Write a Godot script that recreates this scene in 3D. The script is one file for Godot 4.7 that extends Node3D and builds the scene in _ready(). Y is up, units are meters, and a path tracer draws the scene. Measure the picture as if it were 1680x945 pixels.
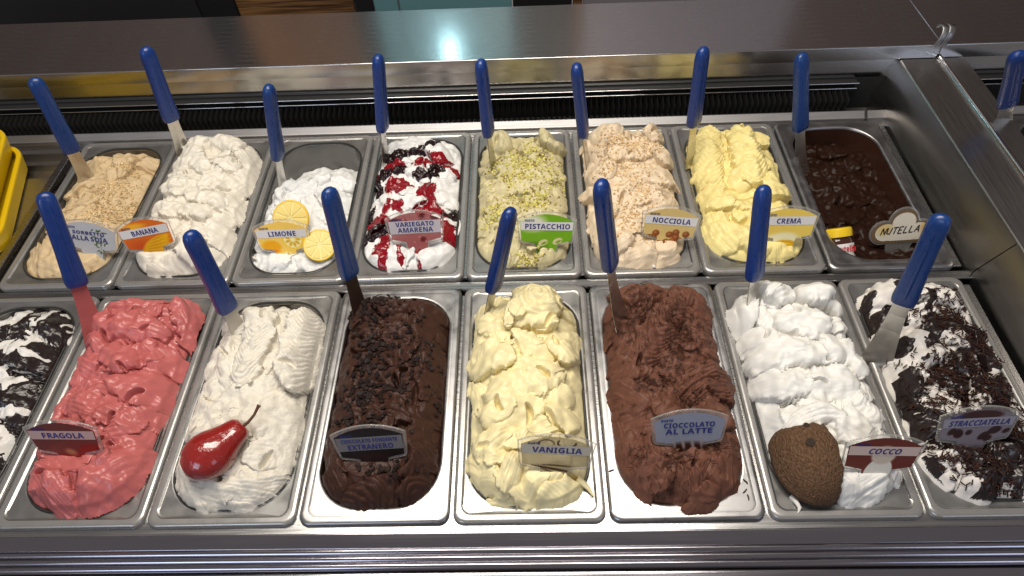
extends Node3D
# A gelato display: two rows of pans with mounds of ice cream, spades, flavour signs and the steel case round them.
# Units metres, y up, x along the counter, z towards the customer; the pan rims lie at y = 0.

var rng := RandomNumberGenerator.new()
var names := {}
var mats := {}
var fine := FastNoiseLite.new()
var broad := FastNoiseLite.new()
var warp := FastNoiseLite.new()

# ------------------------------------------------------------------ naming
func numbered(called: String) -> String:
	var n: int = names.get(called, 0)
	names[called] = n + 1
	return called if n == 0 else "%s_%03d" % [called, n]

func thing(called: String, label: String, category: String, at := Vector3.ZERO, group := "") -> Node3D:
	var o := Node3D.new()
	o.name = numbered(called)
	add_child(o)
	o.position = at
	tag(o, label, category, group)
	return o

func tag(o: Node, label: String, category: String, group := "") -> void:
	o.set_meta("label", label)
	o.set_meta("category", category)
	if group:
		o.set_meta("group", group)

func put(called: String, mesh: Mesh, mat: Material, parent: Node, at := Transform3D.IDENTITY) -> MeshInstance3D:
	var o := MeshInstance3D.new()
	o.name = numbered(called) if parent == self else called
	o.mesh = mesh
	o.material_override = mat
	o.transform = at
	parent.add_child(o, true)
	return o

# ------------------------------------------------------------------ meshes
func mesh_of(v: PackedVector3Array, idx: PackedInt32Array, uv := PackedVector2Array(), col := PackedColorArray()) -> ArrayMesh:
	var nrm := PackedVector3Array()
	nrm.resize(v.size())
	for i in range(0, idx.size(), 3):
		var a := idx[i]
		var b := idx[i + 1]
		var c := idx[i + 2]
		var n := (v[c] - v[a]).cross(v[b] - v[a])
		nrm[a] += n
		nrm[b] += n
		nrm[c] += n
	for i in v.size():
		nrm[i] = nrm[i].normalized()
	var arr := []
	arr.resize(Mesh.ARRAY_MAX)
	arr[Mesh.ARRAY_VERTEX] = v
	arr[Mesh.ARRAY_NORMAL] = nrm
	arr[Mesh.ARRAY_INDEX] = idx
	if uv.size():
		arr[Mesh.ARRAY_TEX_UV] = uv
	if col.size():
		arr[Mesh.ARRAY_COLOR] = col
	var m := ArrayMesh.new()
	m.add_surface_from_arrays(Mesh.PRIMITIVE_TRIANGLES, arr)
	return m

# loops of equal length joined into a skin; hard: each band has its own vertices
func loft(loops: Array, closed := true, cap_start := false, cap_end := false, hard := false) -> ArrayMesh:
	var v := PackedVector3Array()
	var idx := PackedInt32Array()
	var n: int = loops[0].size()
	if hard:
		for k in loops.size() - 1:
			var s := v.size()
			v.append_array(loops[k])
			v.append_array(loops[k + 1])
			band(idx, s, s + n, n, closed)
	else:
		for k in loops.size():
			v.append_array(loops[k])
			if k:
				band(idx, (k - 1) * n, k * n, n, closed)
	if cap_start:
		cap(v, idx, loops[0], true)
	if cap_end:
		cap(v, idx, loops[loops.size() - 1], false)
	return mesh_of(v, idx)

func band(idx: PackedInt32Array, a: int, b: int, n: int, closed: bool) -> void:
	for i in (n if closed else n - 1):
		var j := (i + 1) % n
		idx.append_array([a + i, a + j, b + i, a + j, b + j, b + i])

func cap(v: PackedVector3Array, idx: PackedInt32Array, loop: PackedVector3Array, flip: bool) -> void:
	var c := Vector3.ZERO
	for p in loop:
		c += p
	var s := v.size()
	v.append(c / loop.size())
	v.append_array(loop)
	for i in loop.size():
		var j := (i + 1) % loop.size()
		if flip:
			idx.append_array([s, s + 1 + j, s + 1 + i])
		else:
			idx.append_array([s, s + 1 + i, s + 1 + j])

# rounded rectangle in the xz plane, counted the same way round for every size
func rr(hw: float, hh: float, r: float, y: float, k := 10) -> PackedVector3Array:
	var p := PackedVector3Array()
	for q in 4:
		var cx := (hw - r) * (1 if q == 0 or q == 3 else -1)
		var cz := (hh - r) * (1 if q < 2 else -1)
		for i in k:
			var a := PI / 2 * (q + float(i) / (k - 1))
			p.append(Vector3(cx + r * cos(a), y, cz + r * sin(a)))
	return p

func box(size: Vector3, bevel := 0.0015) -> ArrayMesh:
	var loops := []
	var h := size / 2
	for e in [[-h.y, bevel], [-h.y + bevel, 0.0], [h.y - bevel, 0.0], [h.y, bevel]]:
		loops.append(rr(h.x - e[1], h.z - e[1], bevel, e[0], 3))
	return loft(loops, true, true, true)

# profile of (z, y) points drawn along x
func extrude_x(profile: PackedVector2Array, x0: float, x1: float, hard := true) -> ArrayMesh:
	var a := PackedVector3Array()
	var b := PackedVector3Array()
	for p in profile:
		a.append(Vector3(x0, p.y, p.x))
		b.append(Vector3(x1, p.y, p.x))
	var v := PackedVector3Array()
	var idx := PackedInt32Array()
	for i in profile.size() - 1:
		if hard or i == 0:
			v.append_array([a[i], b[i]])
		v.append_array([a[i + 1], b[i + 1]])
		var s := v.size() - 4
		idx.append_array([s, s + 2, s + 1, s + 1, s + 2, s + 3])
	return mesh_of(v, idx)

# flat outline in xy with thickness along z
func plate(poly: PackedVector2Array, z0: float, z1: float) -> ArrayMesh:
	var v := PackedVector3Array()
	var uv := PackedVector2Array()
	var idx := PackedInt32Array()
	var lo := poly[0]
	var hi := poly[0]
	for p in poly:
		lo = lo.min(p)
		hi = hi.max(p)
	var tri := Geometry2D.triangulate_polygon(poly)
	for side in 2:
		var s := v.size()
		for p in poly:
			v.append(Vector3(p.x, p.y, z1 if side else z0))
			uv.append(Vector2((p.x - lo.x) / (hi.x - lo.x), 1.0 - (p.y - lo.y) / (hi.y - lo.y)))
		for i in range(0, tri.size(), 3):
			var a := poly[tri[i]]
			var b := poly[tri[i + 1]]
			var c := poly[tri[i + 2]]
			var ccw := (b - a).cross(c - a) > 0
			if ccw == (side == 1):
				idx.append_array([s + tri[i], s + tri[i + 2], s + tri[i + 1]])
			else:
				idx.append_array([s + tri[i], s + tri[i + 1], s + tri[i + 2]])
	if z1 - z0 > 0.0005:
		var cw := Geometry2D.is_polygon_clockwise(poly)
		for i in poly.size():
			var a := poly[i]
			var b := poly[(i + 1) % poly.size()]
			var s := v.size()
			v.append_array([Vector3(a.x, a.y, z0), Vector3(b.x, b.y, z0), Vector3(a.x, a.y, z1), Vector3(b.x, b.y, z1)])
			uv.append_array([Vector2(), Vector2(), Vector2(), Vector2()])
			if cw:
				idx.append_array([s, s + 1, s + 2, s + 1, s + 3, s + 2])
			else:
				idx.append_array([s, s + 2, s + 1, s + 1, s + 2, s + 3])
	return mesh_of(v, idx, uv)

func tube(path: PackedVector3Array, radii: PackedFloat32Array, k := 8) -> ArrayMesh:
	var loops := []
	var side := Vector3.ZERO
	for i in path.size():
		var d := (path[mini(i + 1, path.size() - 1)] - path[maxi(i - 1, 0)]).normalized()
		if side == Vector3.ZERO:
			side = d.cross(Vector3(0.31, 0.2, 0.93)).normalized()
		side = (side - d * side.dot(d)).normalized()
		var up := side.cross(d)
		var l := PackedVector3Array()
		for j in k:
			var a := TAU * j / k
			l.append(path[i] + (side * cos(a) + up * sin(a)) * radii[mini(i, radii.size() - 1)])
		loops.append(l)
	return loft(loops, true, true, true)

# ------------------------------------------------------------------ materials
func noise_tex(freq: float, size: int, ramp: Array, seed_: int, oct := 3) -> NoiseTexture2D:
	var f := FastNoiseLite.new()
	f.frequency = freq
	f.seed = seed_
	f.fractal_octaves = oct
	var t := NoiseTexture2D.new()
	t.width = size
	t.height = size
	t.seamless = true
	t.noise = f
	if ramp:
		var g := Gradient.new()
		g.set_color(0, ramp[0])
		g.set_color(1, ramp[1])
		t.color_ramp = g
	return t

func lin(r: float, g: float, b: float, a := 1.0) -> Color:
	var c := Color(r, g, b).linear_to_srgb()
	c.a = a
	return c

func std(c: Color, rough: float, metal := 0.0) -> StandardMaterial3D:
	var m := StandardMaterial3D.new()
	m.albedo_color = c
	m.roughness = rough
	m.metallic = metal
	return m

func steel(c: Color, lo: float, hi: float, stretch: Vector3, seed_: int) -> StandardMaterial3D:
	var m := std(c, 1.0, 1.0)
	m.uv1_triplanar = true
	m.uv1_world_triplanar = true
	m.uv1_scale = stretch
	m.roughness_texture = noise_tex(0.03, 256, [Color(lo, lo, lo), Color(hi, hi, hi)], seed_)
	m.heightmap_enabled = true
	m.heightmap_texture = m.roughness_texture
	m.heightmap_scale = 0.006
	return m

func cream(c: Color, rough: float, grain := 0.02, sss := 0.0, spec := 0.38) -> StandardMaterial3D:
	var m := std(c, rough)
	m.metallic_specular = spec
	m.uv1_triplanar = true
	m.uv1_scale = Vector3(30, 30, 30)
	m.heightmap_enabled = true
	m.heightmap_texture = mats.grain
	m.heightmap_scale = grain
	if sss > 0.0:
		m.subsurf_scatter_enabled = true
		m.subsurf_scatter_strength = sss
	return m

func make_materials() -> void:
	mats.grain = noise_tex(0.035, 256, [], 5, 4)
	mats.steel = steel(lin(0.42, 0.415, 0.41), 0.2, 0.34, Vector3(1.2, 40, 40), 1)
	mats.steel_pan = steel(lin(0.37, 0.365, 0.365), 0.24, 0.48, Vector3(4, 6, 4), 2)
	mats.steel_dark = steel(lin(0.5, 0.48, 0.455), 0.3, 0.4, Vector3(12, 12, 1.2), 3)
	mats.steel_dark.heightmap_scale = 0.002
	mats.steel_beam = steel(lin(0.5, 0.49, 0.48), 0.14, 0.24, Vector3(0.9, 60, 60), 4)
	mats.chrome = std(lin(0.75, 0.74, 0.72), 0.12, 1.0)
	mats.blade = steel(lin(0.62, 0.6, 0.57), 0.24, 0.34, Vector3(6, 2, 6), 6)
	mats.blade.heightmap_scale = 0.001
	mats.black = std(lin(0.012, 0.012, 0.012), 0.5)
	mats.vent = std(lin(0.02, 0.02, 0.02), 0.4)
	# polycarbonate pans: a grey flange with steel showing through, a paler frosted band round it
	mats.poly = steel(lin(0.31, 0.305, 0.295), 0.2, 0.48, Vector3(3, 5, 3), 8)
	mats.poly.heightmap_scale = 0.002
	mats.steel_pan.heightmap_scale = 0.003
	mats.poly.metallic = 0.8
	mats.poly_band = steel(lin(0.36, 0.35, 0.335), 0.22, 0.36, Vector3(4, 6, 4), 9)
	mats.poly_band.heightmap_scale = 0.004
	mats.poly_band.metallic = 0.6
	mats.poly_in = std(lin(0.16, 0.155, 0.15), 0.25, 0.6)
	mats.steel_in = std(lin(0.4, 0.39, 0.38), 0.22, 1.0)
	mats.lip = std(lin(0.03, 0.03, 0.028), 0.3)
	mats.blue = std(lin(0.003, 0.03, 0.17), 0.28)
	mats.blue.uv1_triplanar = true
	mats.blue.uv1_scale = Vector3(18, 7, 18)
	mats.blue.roughness = 1.0
	mats.blue.roughness_texture = noise_tex(0.03, 256, [Color(0.16, 0.16, 0.16), Color(0.55, 0.55, 0.55)], 61, 4)
	mats.blue.heightmap_enabled = true
	mats.blue.heightmap_texture = mats.grain
	mats.blue.heightmap_scale = 0.006
	mats.blue.clearcoat_enabled = true
	mats.blue.clearcoat = 0.2
	mats.blue.clearcoat_roughness = 0.25
	var acr := std(Color(0.97, 0.97, 0.95, 0.1), 0.04)
	acr.transparency = BaseMaterial3D.TRANSPARENCY_ALPHA
	mats.acrylic = acr
	var edge := std(Color(0.62, 0.6, 0.55, 0.3), 0.15)
	edge.transparency = BaseMaterial3D.TRANSPARENCY_ALPHA
	mats.acrylic_edge = edge
	mats.white = std(lin(0.68, 0.67, 0.66), 0.4)
	mats.ink = std(lin(0.02, 0.025, 0.16), 0.5)
	mats.blackink = std(lin(0.01, 0.01, 0.01), 0.45)

# ------------------------------------------------------------------ gelato
const CELL := 0.00092
const HU := 0.078
const HV := 0.156

func opening(u: float, v: float) -> float:   # signed distance to the pan's opening, negative inside
	var qx := absf(u) - (0.0685 - 0.05)
	var qz := absf(v) - (0.1425 - 0.05)
	return sqrt(maxf(qx, 0.0) ** 2 + maxf(qz, 0.0) ** 2) + minf(maxf(qx, qz), 0.0) - 0.05

# one pull of the spade or one lump: raises the field inside a bent, blunt-ended patch
func stroke(F: Dictionary, kind: String, cu: float, cv: float, ang: float, L: float, W: float, bend: float, top: float, tilt: float, lev: float, nr: float, amp: float, ph: float, curl := 0.0) -> void:
	var D: PackedFloat32Array = F.D
	var SX: PackedFloat32Array = F.SX
	var SZ: PackedFloat32Array = F.SZ
	var nu: int = F.nu
	var nv: int = F.nv
	var ca := cos(ang)
	var sa := sin(ang)
	var hl := L * 0.5
	var hw := W * 0.5
	var ex := absf(ca) * hl + absf(sa) * (hw + absf(bend) * hl * hl)
	var ez := absf(sa) * hl + absf(ca) * (hw + absf(bend) * hl * hl)
	var i0 := maxi(0, int((cu - ex + HU) / CELL))
	var i1 := mini(nu - 1, int((cu + ex + HU) / CELL) + 1)
	var j0 := maxi(0, int((cv - ez + HV) / CELL))
	var j1 := mini(nv - 1, int((cv + ez + HV) / CELL) + 1)
	var across := kind == "R"
	var gouge := kind == "G"
	var rings := kind == "O"
	var soft := 0.0007
	for j in range(j0, j1 + 1):
		var dz := -HV + j * CELL - cv
		for i in range(i0, i1 + 1):
			var du := -HU + i * CELL - cu
			var x := du * ca + dz * sa
			var a := x / hl
			if a < -1.0 or a > 1.0:
				continue
			var b := (dz * ca - du * sa - bend * x * x) / hw
			var q := a * a * a * a + b * b
			if rings:
				q = a * a + b * b
			elif not gouge:   # ragged, torn outline
				var rag := 0.5 * warp.get_noise_2d((du + cu) * 480.0 + ph * 60.0, (dz + cv) * 480.0) + 0.1 * fine.get_noise_2d((du + cu) * 330.0, (dz + cv) * 330.0 + ph * 40.0)
				if q > 1.3:
					continue
				q += rag * q * q
				q = maxf(q, 0.0)
			if q >= 1.0:
				continue
			var prof := 0.45 * sqrt(1.0 - q) + 0.55 * sqrt(sqrt(1.0 - q))
			var o := lev + tilt * a + curl * b + top * prof
			if gouge:   # a crack between lumps
				var kg := j * nu + i
				D[kg] = minf(D[kg], lerpf(D[kg], lev - top * prof, minf(1.0, (1.0 - q) * 3.0)))
				continue
			var rise := minf(1.0, prof * 1.5 - 0.3)
			if across:
				var wob := fine.get_noise_2d(x * 180.0 + ph * 50.0, b * 4.0 + ph * 9.0) * 0.3
				o += amp * (absf(sin((nr * (a * 0.5 + 0.3 * b * b) + wob + ph) * PI)) - 0.5) * 1.3 * rise
			elif rings:
				var rr_ := sqrt(q)
				o += amp * (absf(sin((nr * rr_ + atan2(b, a) / PI + ph) * PI)) - 0.5) * rise
			elif nr > 0.0:
				# streaks that the spade's edge leaves along its path
				var st := fine.get_noise_2d(b * (1.3 + nr * 1.1) * 2.2 + ph * 37.0, x * 26.0 + ph * 91.0)
				o += amp * (1.5 * st + 1.6 * (0.25 - absf(fine.get_noise_2d(b * (1.3 + nr * 1.1) * 1.1 + ph * 71.0, x * 18.0 + ph * 13.0)))) * rise
			var k := j * nu + i
			var d := D[k]
			var h := clampf(0.5 + 0.5 * (o - d) / soft, 0.0, 1.0)
			if h > 0.0:
				D[k] = d + (o - d) * h + soft * h * (1.0 - h)
				if o > d:
					var s := minf(o - d, 0.012) * 0.42 * (a * a * a)
					var t := minf(o - d, 0.012) * 0.3 * b * b * b
					SX[k] = SX[k] * 0.4 + s * ca - t * sa
					SZ[k] = SZ[k] * 0.4 + s * sa + t * ca
	F.D = D
	F.SX = SX
	F.SZ = SZ

# p: edge (level at the wall), top (height in the middle), back (extra at the back), fill: random pulls
func sculpt(p: Dictionary) -> Dictionary:
	var nu := int(2 * HU / CELL) + 1
	var nv := int(2 * HV / CELL) + 1
	var F := {"nu": nu, "nv": nv}
	var D := PackedFloat32Array()
	D.resize(nu * nv)
	var Z := D.duplicate()
	var sd: float = p.seed
	rng.seed = int(sd) * 7919 + 13
	F.D = D
	F.SX = Z.duplicate()
	F.SZ = Z.duplicate()
	var f: Dictionary = p.fill
	for n in int(f.n):
		var u := rng.randf_range(-0.062, 0.062)
		var v := rng.randf_range(-0.135, 0.135)
		if v < f.get("vmin", -1.0):
			v = rng.randf_range(f.vmin, 0.135)
		var L: float = rng.randf_range(f.l[0], f.l[1])
		var W: float = rng.randf_range(f.w[0], f.w[1])
		var an: float = f.get("a", 0.0) + rng.randf_range(-1, 1) * f.get("spread", PI)
		var kind: String = "R" if rng.randf() < f.get("across", 0.2) else "D"
		var tp: float = rng.randf_range(f.t[0], f.t[1]) * f.get("low", 0.5)
		stroke(F, kind, u, v, an, L, W, rng.randf_range(-20, 20), tp, rng.randf_range(-1, 1) * f.get("tip", 0.006), rng.randf_range(-0.002, 0.002), rng.randf_range(f.nr[0], f.nr[1]), rng.randf_range(0.4, 1.0) * f.amp, rng.randf() * 3, rng.randf_range(-1, 1) * f.get("tip", 0.006) * 0.6)
	for s in p.get("lumps", []):
		stroke(F, s[0], s[1], s[2], s[3], s[4], s[5], s[6], s[7], s[8], s[9], s[10], s[11], rng.randf() * 3, s[12])
	for n in int(f.get("late", 0)):
		var u := rng.randf_range(-0.058, 0.058)
		var v := rng.randf_range(maxf(-0.125, f.get("vmin", -1.0)), 0.125)
		var k := int((v + HV) / CELL) * nu + int((u + HU) / CELL)
		stroke(F, "D", u, v, rng.randf() * TAU, rng.randf_range(f.l[0], f.l[1]) * 0.8, rng.randf_range(f.w[0], f.w[1]) * 0.6, rng.randf_range(-25, 25), rng.randf_range(0.003, 0.006), rng.randf_range(-0.004, 0.004), F.D[k] - 0.0035, rng.randf_range(f.nr[0], f.nr[1]), f.amp * 0.6, rng.randf() * 3, rng.randf_range(-0.003, 0.003))
	for n in int(f.get("cracks", 8)):
		var u := rng.randf_range(-0.052, 0.052)
		var v := rng.randf_range(maxf(-0.12, f.get("vmin", -1.0)), 0.12)
		var k := int((v + HV) / CELL) * nu + int((u + HU) / CELL)
		stroke(F, "G", u, v, rng.randf() * TAU, rng.randf_range(0.012, 0.03), rng.randf_range(0.004, 0.0075), rng.randf_range(-30, 30), rng.randf_range(0.006, 0.012), 0.0, F.D[k], 0, 0, 0)
	D = F.D
	var H := PackedFloat32Array()
	H.resize(nu * nv)
	var edge: float = p.edge
	var top: float = p.top
	var backv: float = p.get("backv", -0.2)   # behind this v the cream falls away
	var backdrop: float = p.get("backdrop", 0.0)
	var rough: float = p.get("rough", 0.0006)
	for j in nv:
		var v := -HV + j * CELL
		for i in nu:
			var u := -HU + i * CELL
			var s := opening(u, v)
			var k := j * nu + i
			var dome := clampf(-s / 0.04, 0.0, 1.0)
			dome = 1.0 - (1.0 - dome) * (1.0 - dome)
			var base := lerpf(edge, top, dome)
			if s > -0.002:
				base -= (s + 0.002) * 1.6
			base += 0.006 * broad.get_noise_2d(u * 40 + sd * 31, v * 40)
			if v < backv:
				var t := clampf((backv - v) / 0.03, 0.0, 1.0)
				base -= backdrop * t * t * (3 - 2 * t)
			var y := base + D[k] + rough * fine.get_noise_2d(u * 700 + sd * 57, v * 700)
			for sg in p.get("signs", []):   # pressed down round the foot of the sign
				var du: float = (u - sg[0]) / 0.037
				var dv: float = (v - sg[1] - 0.006) / 0.02
				var cap: float = sg[2] + 0.02 * maxf(0.0, du * du + dv * dv - 0.8)
				if y > cap - 0.003:
					var t := clampf((y - cap + 0.003) / 0.012, 0.0, 1.0)
					y = lerpf(y, cap + (y - cap) * 0.25, t)
			if s > 0.0:
				y = minf(y, 0.006 - s * 0.7) if not p.get("spill", false) else minf(y, 0.02 - s * 0.9)
			H[k] = y
	F.H = H
	F.p = p
	return F

func point(F: Dictionary, k: int) -> Vector3:
	var nu: int = F.nu
	var sx: float = F.SX[k]
	var sz: float = F.SZ[k]
	return Vector3(-HU + (k % nu) * CELL + sx, F.H[k], -HV + (k / nu) * CELL + sz)

# a sauce falls apart into its separate patches: one lift field each
func patches(F: Dictionary, lift: PackedFloat32Array) -> Array:
	var nu: int = F.nu
	var seen := PackedByteArray()
	seen.resize(lift.size())
	var out := []
	for k0 in lift.size():
		if seen[k0] or lift[k0] < -0.0012:
			continue
		var cells := PackedInt32Array([k0])
		seen[k0] = 1
		var at := 0
		while at < cells.size():
			var k := cells[at]
			at += 1
			for d in [1, -1, nu, -nu, nu + 1, nu - 1, -nu + 1, -nu - 1]:
				var q: int = k + d
				if q >= 0 and q < lift.size() and not seen[q] and lift[q] >= -0.0012:
					seen[q] = 1
					cells.append(q)
		if cells.size() < 25:
			continue
		var own := PackedFloat32Array()
		own.resize(lift.size())
		own.fill(-1.0)
		var proud := false
		for k in cells:
			own[k] = lift[k]
			proud = proud or lift[k] > 0.0
		if proud:
			out.append(own)
	return out

func mound_mesh(F: Dictionary, lift := PackedFloat32Array()) -> ArrayMesh:
	var nu: int = F.nu
	var nv: int = F.nv
	var H: PackedFloat32Array = F.H
	var SX: PackedFloat32Array = F.SX
	var SZ: PackedFloat32Array = F.SZ
	var masked := lift.size() > 0
	var at := PackedInt32Array()
	at.resize(nu * nv)
	at.fill(-1)
	var v := PackedVector3Array()
	for j in nv:
		for i in nu:
			var k := j * nu + i
			var u := -HU + i * CELL
			var w := -HV + j * CELL
			if opening(u, w) > 0.007 and H[k] < 0.0:
				continue
			if masked and lift[k] < -0.0012:
				continue
			at[k] = v.size()
			v.append(Vector3(u + SX[k], H[k] + (lift[k] if masked else 0.0), w + SZ[k]))
	var idx := PackedInt32Array()
	for j in nv - 1:
		for i in nu - 1:
			var k := j * nu + i
			var a := at[k]
			var b := at[k + 1]
			var c := at[k + nu]
			var d := at[k + nu + 1]
			if a >= 0 and b >= 0 and c >= 0 and d >= 0:
				idx.append_array([a, b, c, b, d, c])
	return mesh_of(v, idx)

# a sauce lying on the cream: where field > 0 it stands proud, its rim sinks under the surface
func sauce_lift(F: Dictionary, blobs: Array, thick: float, wob: float, freq: float, base := -10.0, sd := 0.0) -> PackedFloat32Array:
	var nu: int = F.nu
	var nv: int = F.nv
	var L := PackedFloat32Array()
	L.resize(nu * nv)
	for j in nv:
		var v := -HV + j * CELL
		for i in nu:
			var u := -HU + i * CELL
			if opening(u, v) > 0.003:
				L[j * nu + i] = -1
				continue
			var wu := u + 0.004 * warp.get_noise_2d(u * 700 + sd, v * 700)
			var wv := v + 0.004 * warp.get_noise_2d(u * 700 + 300 + sd, v * 700)
			var m := base
			for b in blobs:
				var du: float = wu - b[0]
				var dv: float = wv - b[1]
				var x: float = (du * b[5] + dv * b[6]) / b[2]
				var y: float = (dv * b[5] - du * b[6]) / b[3]
				m = maxf(m, (1.0 - sqrt(x * x + y * y)) * b[4])
			m += wob * warp.get_noise_2d(wu * freq + sd * 3, wv * freq * 0.8)
			L[j * nu + i] = thick * clampf(m * 4.0, -2.0, 1.0) * (1.0 if m < 0 else 1.0 + 0.6 * fine.get_noise_2d(u * 420, v * 420))
	return L

func scatter(F: Dictionary, count: int, blobs: Array, mesh: Mesh, cols: Array, smin: float, smax: float, flat: float, mat: Material, called: String, parent: Node, sink := 0.0) -> void:
	var nu: int = F.nu
	var nv: int = F.nv
	var xf: Array[Transform3D] = []
	var tries := 0
	while xf.size() < count and tries < count * 30:
		tries += 1
		var u := rng.randf_range(-0.067, 0.067)
		var v := rng.randf_range(-0.14, 0.14)
		if opening(u, v) > -0.003:
			continue
		var m := 0.0
		for b in blobs:
			var du: float = u - b[0]
			var dv: float = v - b[1]
			m = maxf(m, b[4] * exp(-(du * du / (b[2] * b[2]) + dv * dv / (b[3] * b[3]))))
		m *= 0.65 + 0.7 * fine.get_noise_2d(u * 260 + 77, v * 260)
		if rng.randf() > m:
			continue
		var i := clampi(int((u + HU) / CELL), 1, nu - 2)
		var j := clampi(int((v + HV) / CELL), 1, nv - 2)
		var k := j * nu + i
		var p := point(F, k)
		var n := (point(F, k + nu) - point(F, k - nu)).cross(point(F, k + 1) - point(F, k - 1)).normalized()
		n = (n + Vector3(rng.randf_range(-1, 1), rng.randf_range(-1, 1), rng.randf_range(-1, 1)) * flat).normalized()
		var t := n.cross(Vector3(sin(tries * 2.4), 0.1, cos(tries * 2.4))).normalized()
		var s := rng.randf_range(smin, smax)
		xf.append(Transform3D(Basis(t, n, t.cross(n)) * Basis.from_scale(Vector3.ONE * s), p + n * (s * 0.35 - sink)))
	var mm := MultiMesh.new()
	mm.transform_format = MultiMesh.TRANSFORM_3D
	mm.use_colors = true
	mm.mesh = mesh
	mm.instance_count = xf.size()
	for i in xf.size():
		mm.set_instance_transform(i, xf[i])
		var c: Color = cols[rng.randi() % cols.size()].srgb_to_linear()
		var s := rng.randf_range(0.75, 1.2)
		mm.set_instance_color(i, Color(c.r * s, c.g * s, c.b * s))
	var o := MultiMeshInstance3D.new()
	o.name = called
	o.multimesh = mm
	o.material_override = mat
	o.set_meta("kind", "stuff")
	parent.add_child(o, true)

func chip_mesh() -> ArrayMesh:   # an irregular crumb about one unit wide
	var v := PackedVector3Array([Vector3(-0.5, -0.2, 0.1), Vector3(0.1, -0.3, 0.5), Vector3(0.5, -0.15, -0.1), Vector3(-0.1, -0.25, -0.5), Vector3(-0.15, 0.35, 0.05), Vector3(0.25, 0.28, 0.12)])
	var st := SurfaceTool.new()
	st.begin(Mesh.PRIMITIVE_TRIANGLES)
	st.set_smooth_group(-1)
	for f in [[0, 1, 4], [1, 5, 4], [1, 2, 5], [2, 3, 5], [3, 4, 5], [3, 0, 4], [0, 3, 1], [1, 3, 2]]:
		var a: Vector3 = v[f[0]]
		var b: Vector3 = v[f[1]]
		var c: Vector3 = v[f[2]]
		if (c - a).cross(b - a).dot(a + b + c) < 0:
			var t := b
			b = c
			c = t
		for q in [a, b, c]:
			st.add_vertex(q)
	st.generate_normals()
	return st.commit()

func stick_mesh(r: float, bent := 0.0) -> ArrayMesh:   # a sprinkle one unit long
	var path := PackedVector3Array([Vector3(-0.5, 0, 0), Vector3(-0.43, bent * 0.3, 0), Vector3(0, bent, 0), Vector3(0.43, bent * 0.3, 0), Vector3(0.5, 0, 0)])
	return tube(path, PackedFloat32Array([r * 0.4, r, r, r, r * 0.4]), 5)

func flake_mesh() -> ArrayMesh:
	var st := SurfaceTool.new()
	return plate_y(PackedVector2Array([Vector2(-0.5, -0.25), Vector2(0.2, -0.35), Vector2(0.5, 0.05), Vector2(0.15, 0.4), Vector2(-0.35, 0.3)]), 0.18)

func plate_y(poly: PackedVector2Array, h: float) -> ArrayMesh:
	var a := PackedVector3Array()
	var b := PackedVector3Array()
	for p in poly:
		a.append(Vector3(p.x, -h / 2, p.y))
		b.append(Vector3(p.x * 0.9, h / 2, p.y * 0.9))
	return loft([a, b], true, true, true, true)

# ------------------------------------------------------------------ pans
func make_pan(label: String, at: Vector3, w: float, d: float, is_steel: bool, called: String) -> Node3D:
	var t := thing(called, label, "pan", at, "gelato pans of the display")
	var hw := w / 2
	var hd := d / 2
	var band_m: Material = mats.steel_pan if is_steel else mats.poly_band
	var fl_m: Material = mats.steel_pan if is_steel else mats.poly
	var in_m: Material = mats.steel_in if is_steel else mats.poly_in
	var loops := []
	for e in [[0.0005, -0.012, 0.012], [0.0, -0.006, 0.0125], [0.0006, -0.0022, 0.012], [0.0024, -0.0003, 0.0115], [0.005, 0.0, 0.011], [0.009, -0.0002, 0.011]]:
		loops.append(rr(hw - e[0], hd - e[0], e[2], e[1]))
	var inset := 0.0092
	put("rim_band", loft(loops), band_m, t)
	loops = []
	var step := 0.0 if is_steel else -0.0018
	loops.append(rr(hw - inset, hd - inset, 0.011, -0.0002))
	loops.append(rr(hw - inset - 0.0022, hd - inset - 0.0022, 0.011, step))
	for e in [[0.0035, 0.0], [0.0012, -0.0003], [0.0, -0.0016], [-0.0006, -0.004]]:
		loops.append(rr(0.0685 + e[0], 0.1425 + e[0], 0.05 + e[0], step + e[1]))
	put("flange", loft(loops), fl_m, t)
	loops = []
	for e in [[-0.0006, -0.004], [-0.0022, -0.03], [-0.006, -0.09], [-0.012, -0.108], [-0.022, -0.114]]:
		loops.append(rr(0.0685 + e[0], 0.1425 + e[0], 0.05 + e[0], step + e[1]))
	put("basin", loft(loops, true, false, true), in_m, t)
	if not is_steel:
		loops = []
		for e in [[0.0009, 0.0001], [0.0014, 0.0011], [0.0003, 0.0016], [-0.001, 0.0012], [-0.0012, -0.002]]:
			loops.append(rr(0.0685 + e[0], 0.1425 + e[0], 0.05 + e[0], step + e[1]))
		put("lip", loft(loops), mats.lip, t)
	return t

# ------------------------------------------------------------------ spades
func superloop(y: float, a: float, b: float, e: float, k := 20) -> PackedVector3Array:
	var p := PackedVector3Array()
	for i in k:
		var t := TAU * i / k
		var c := cos(t)
		var s := sin(t)
		p.append(Vector3(signf(c) * pow(absf(c), 2.0 / e) * a, y, signf(s) * pow(absf(s), 2.0 / e) * b))
	return p

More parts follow.
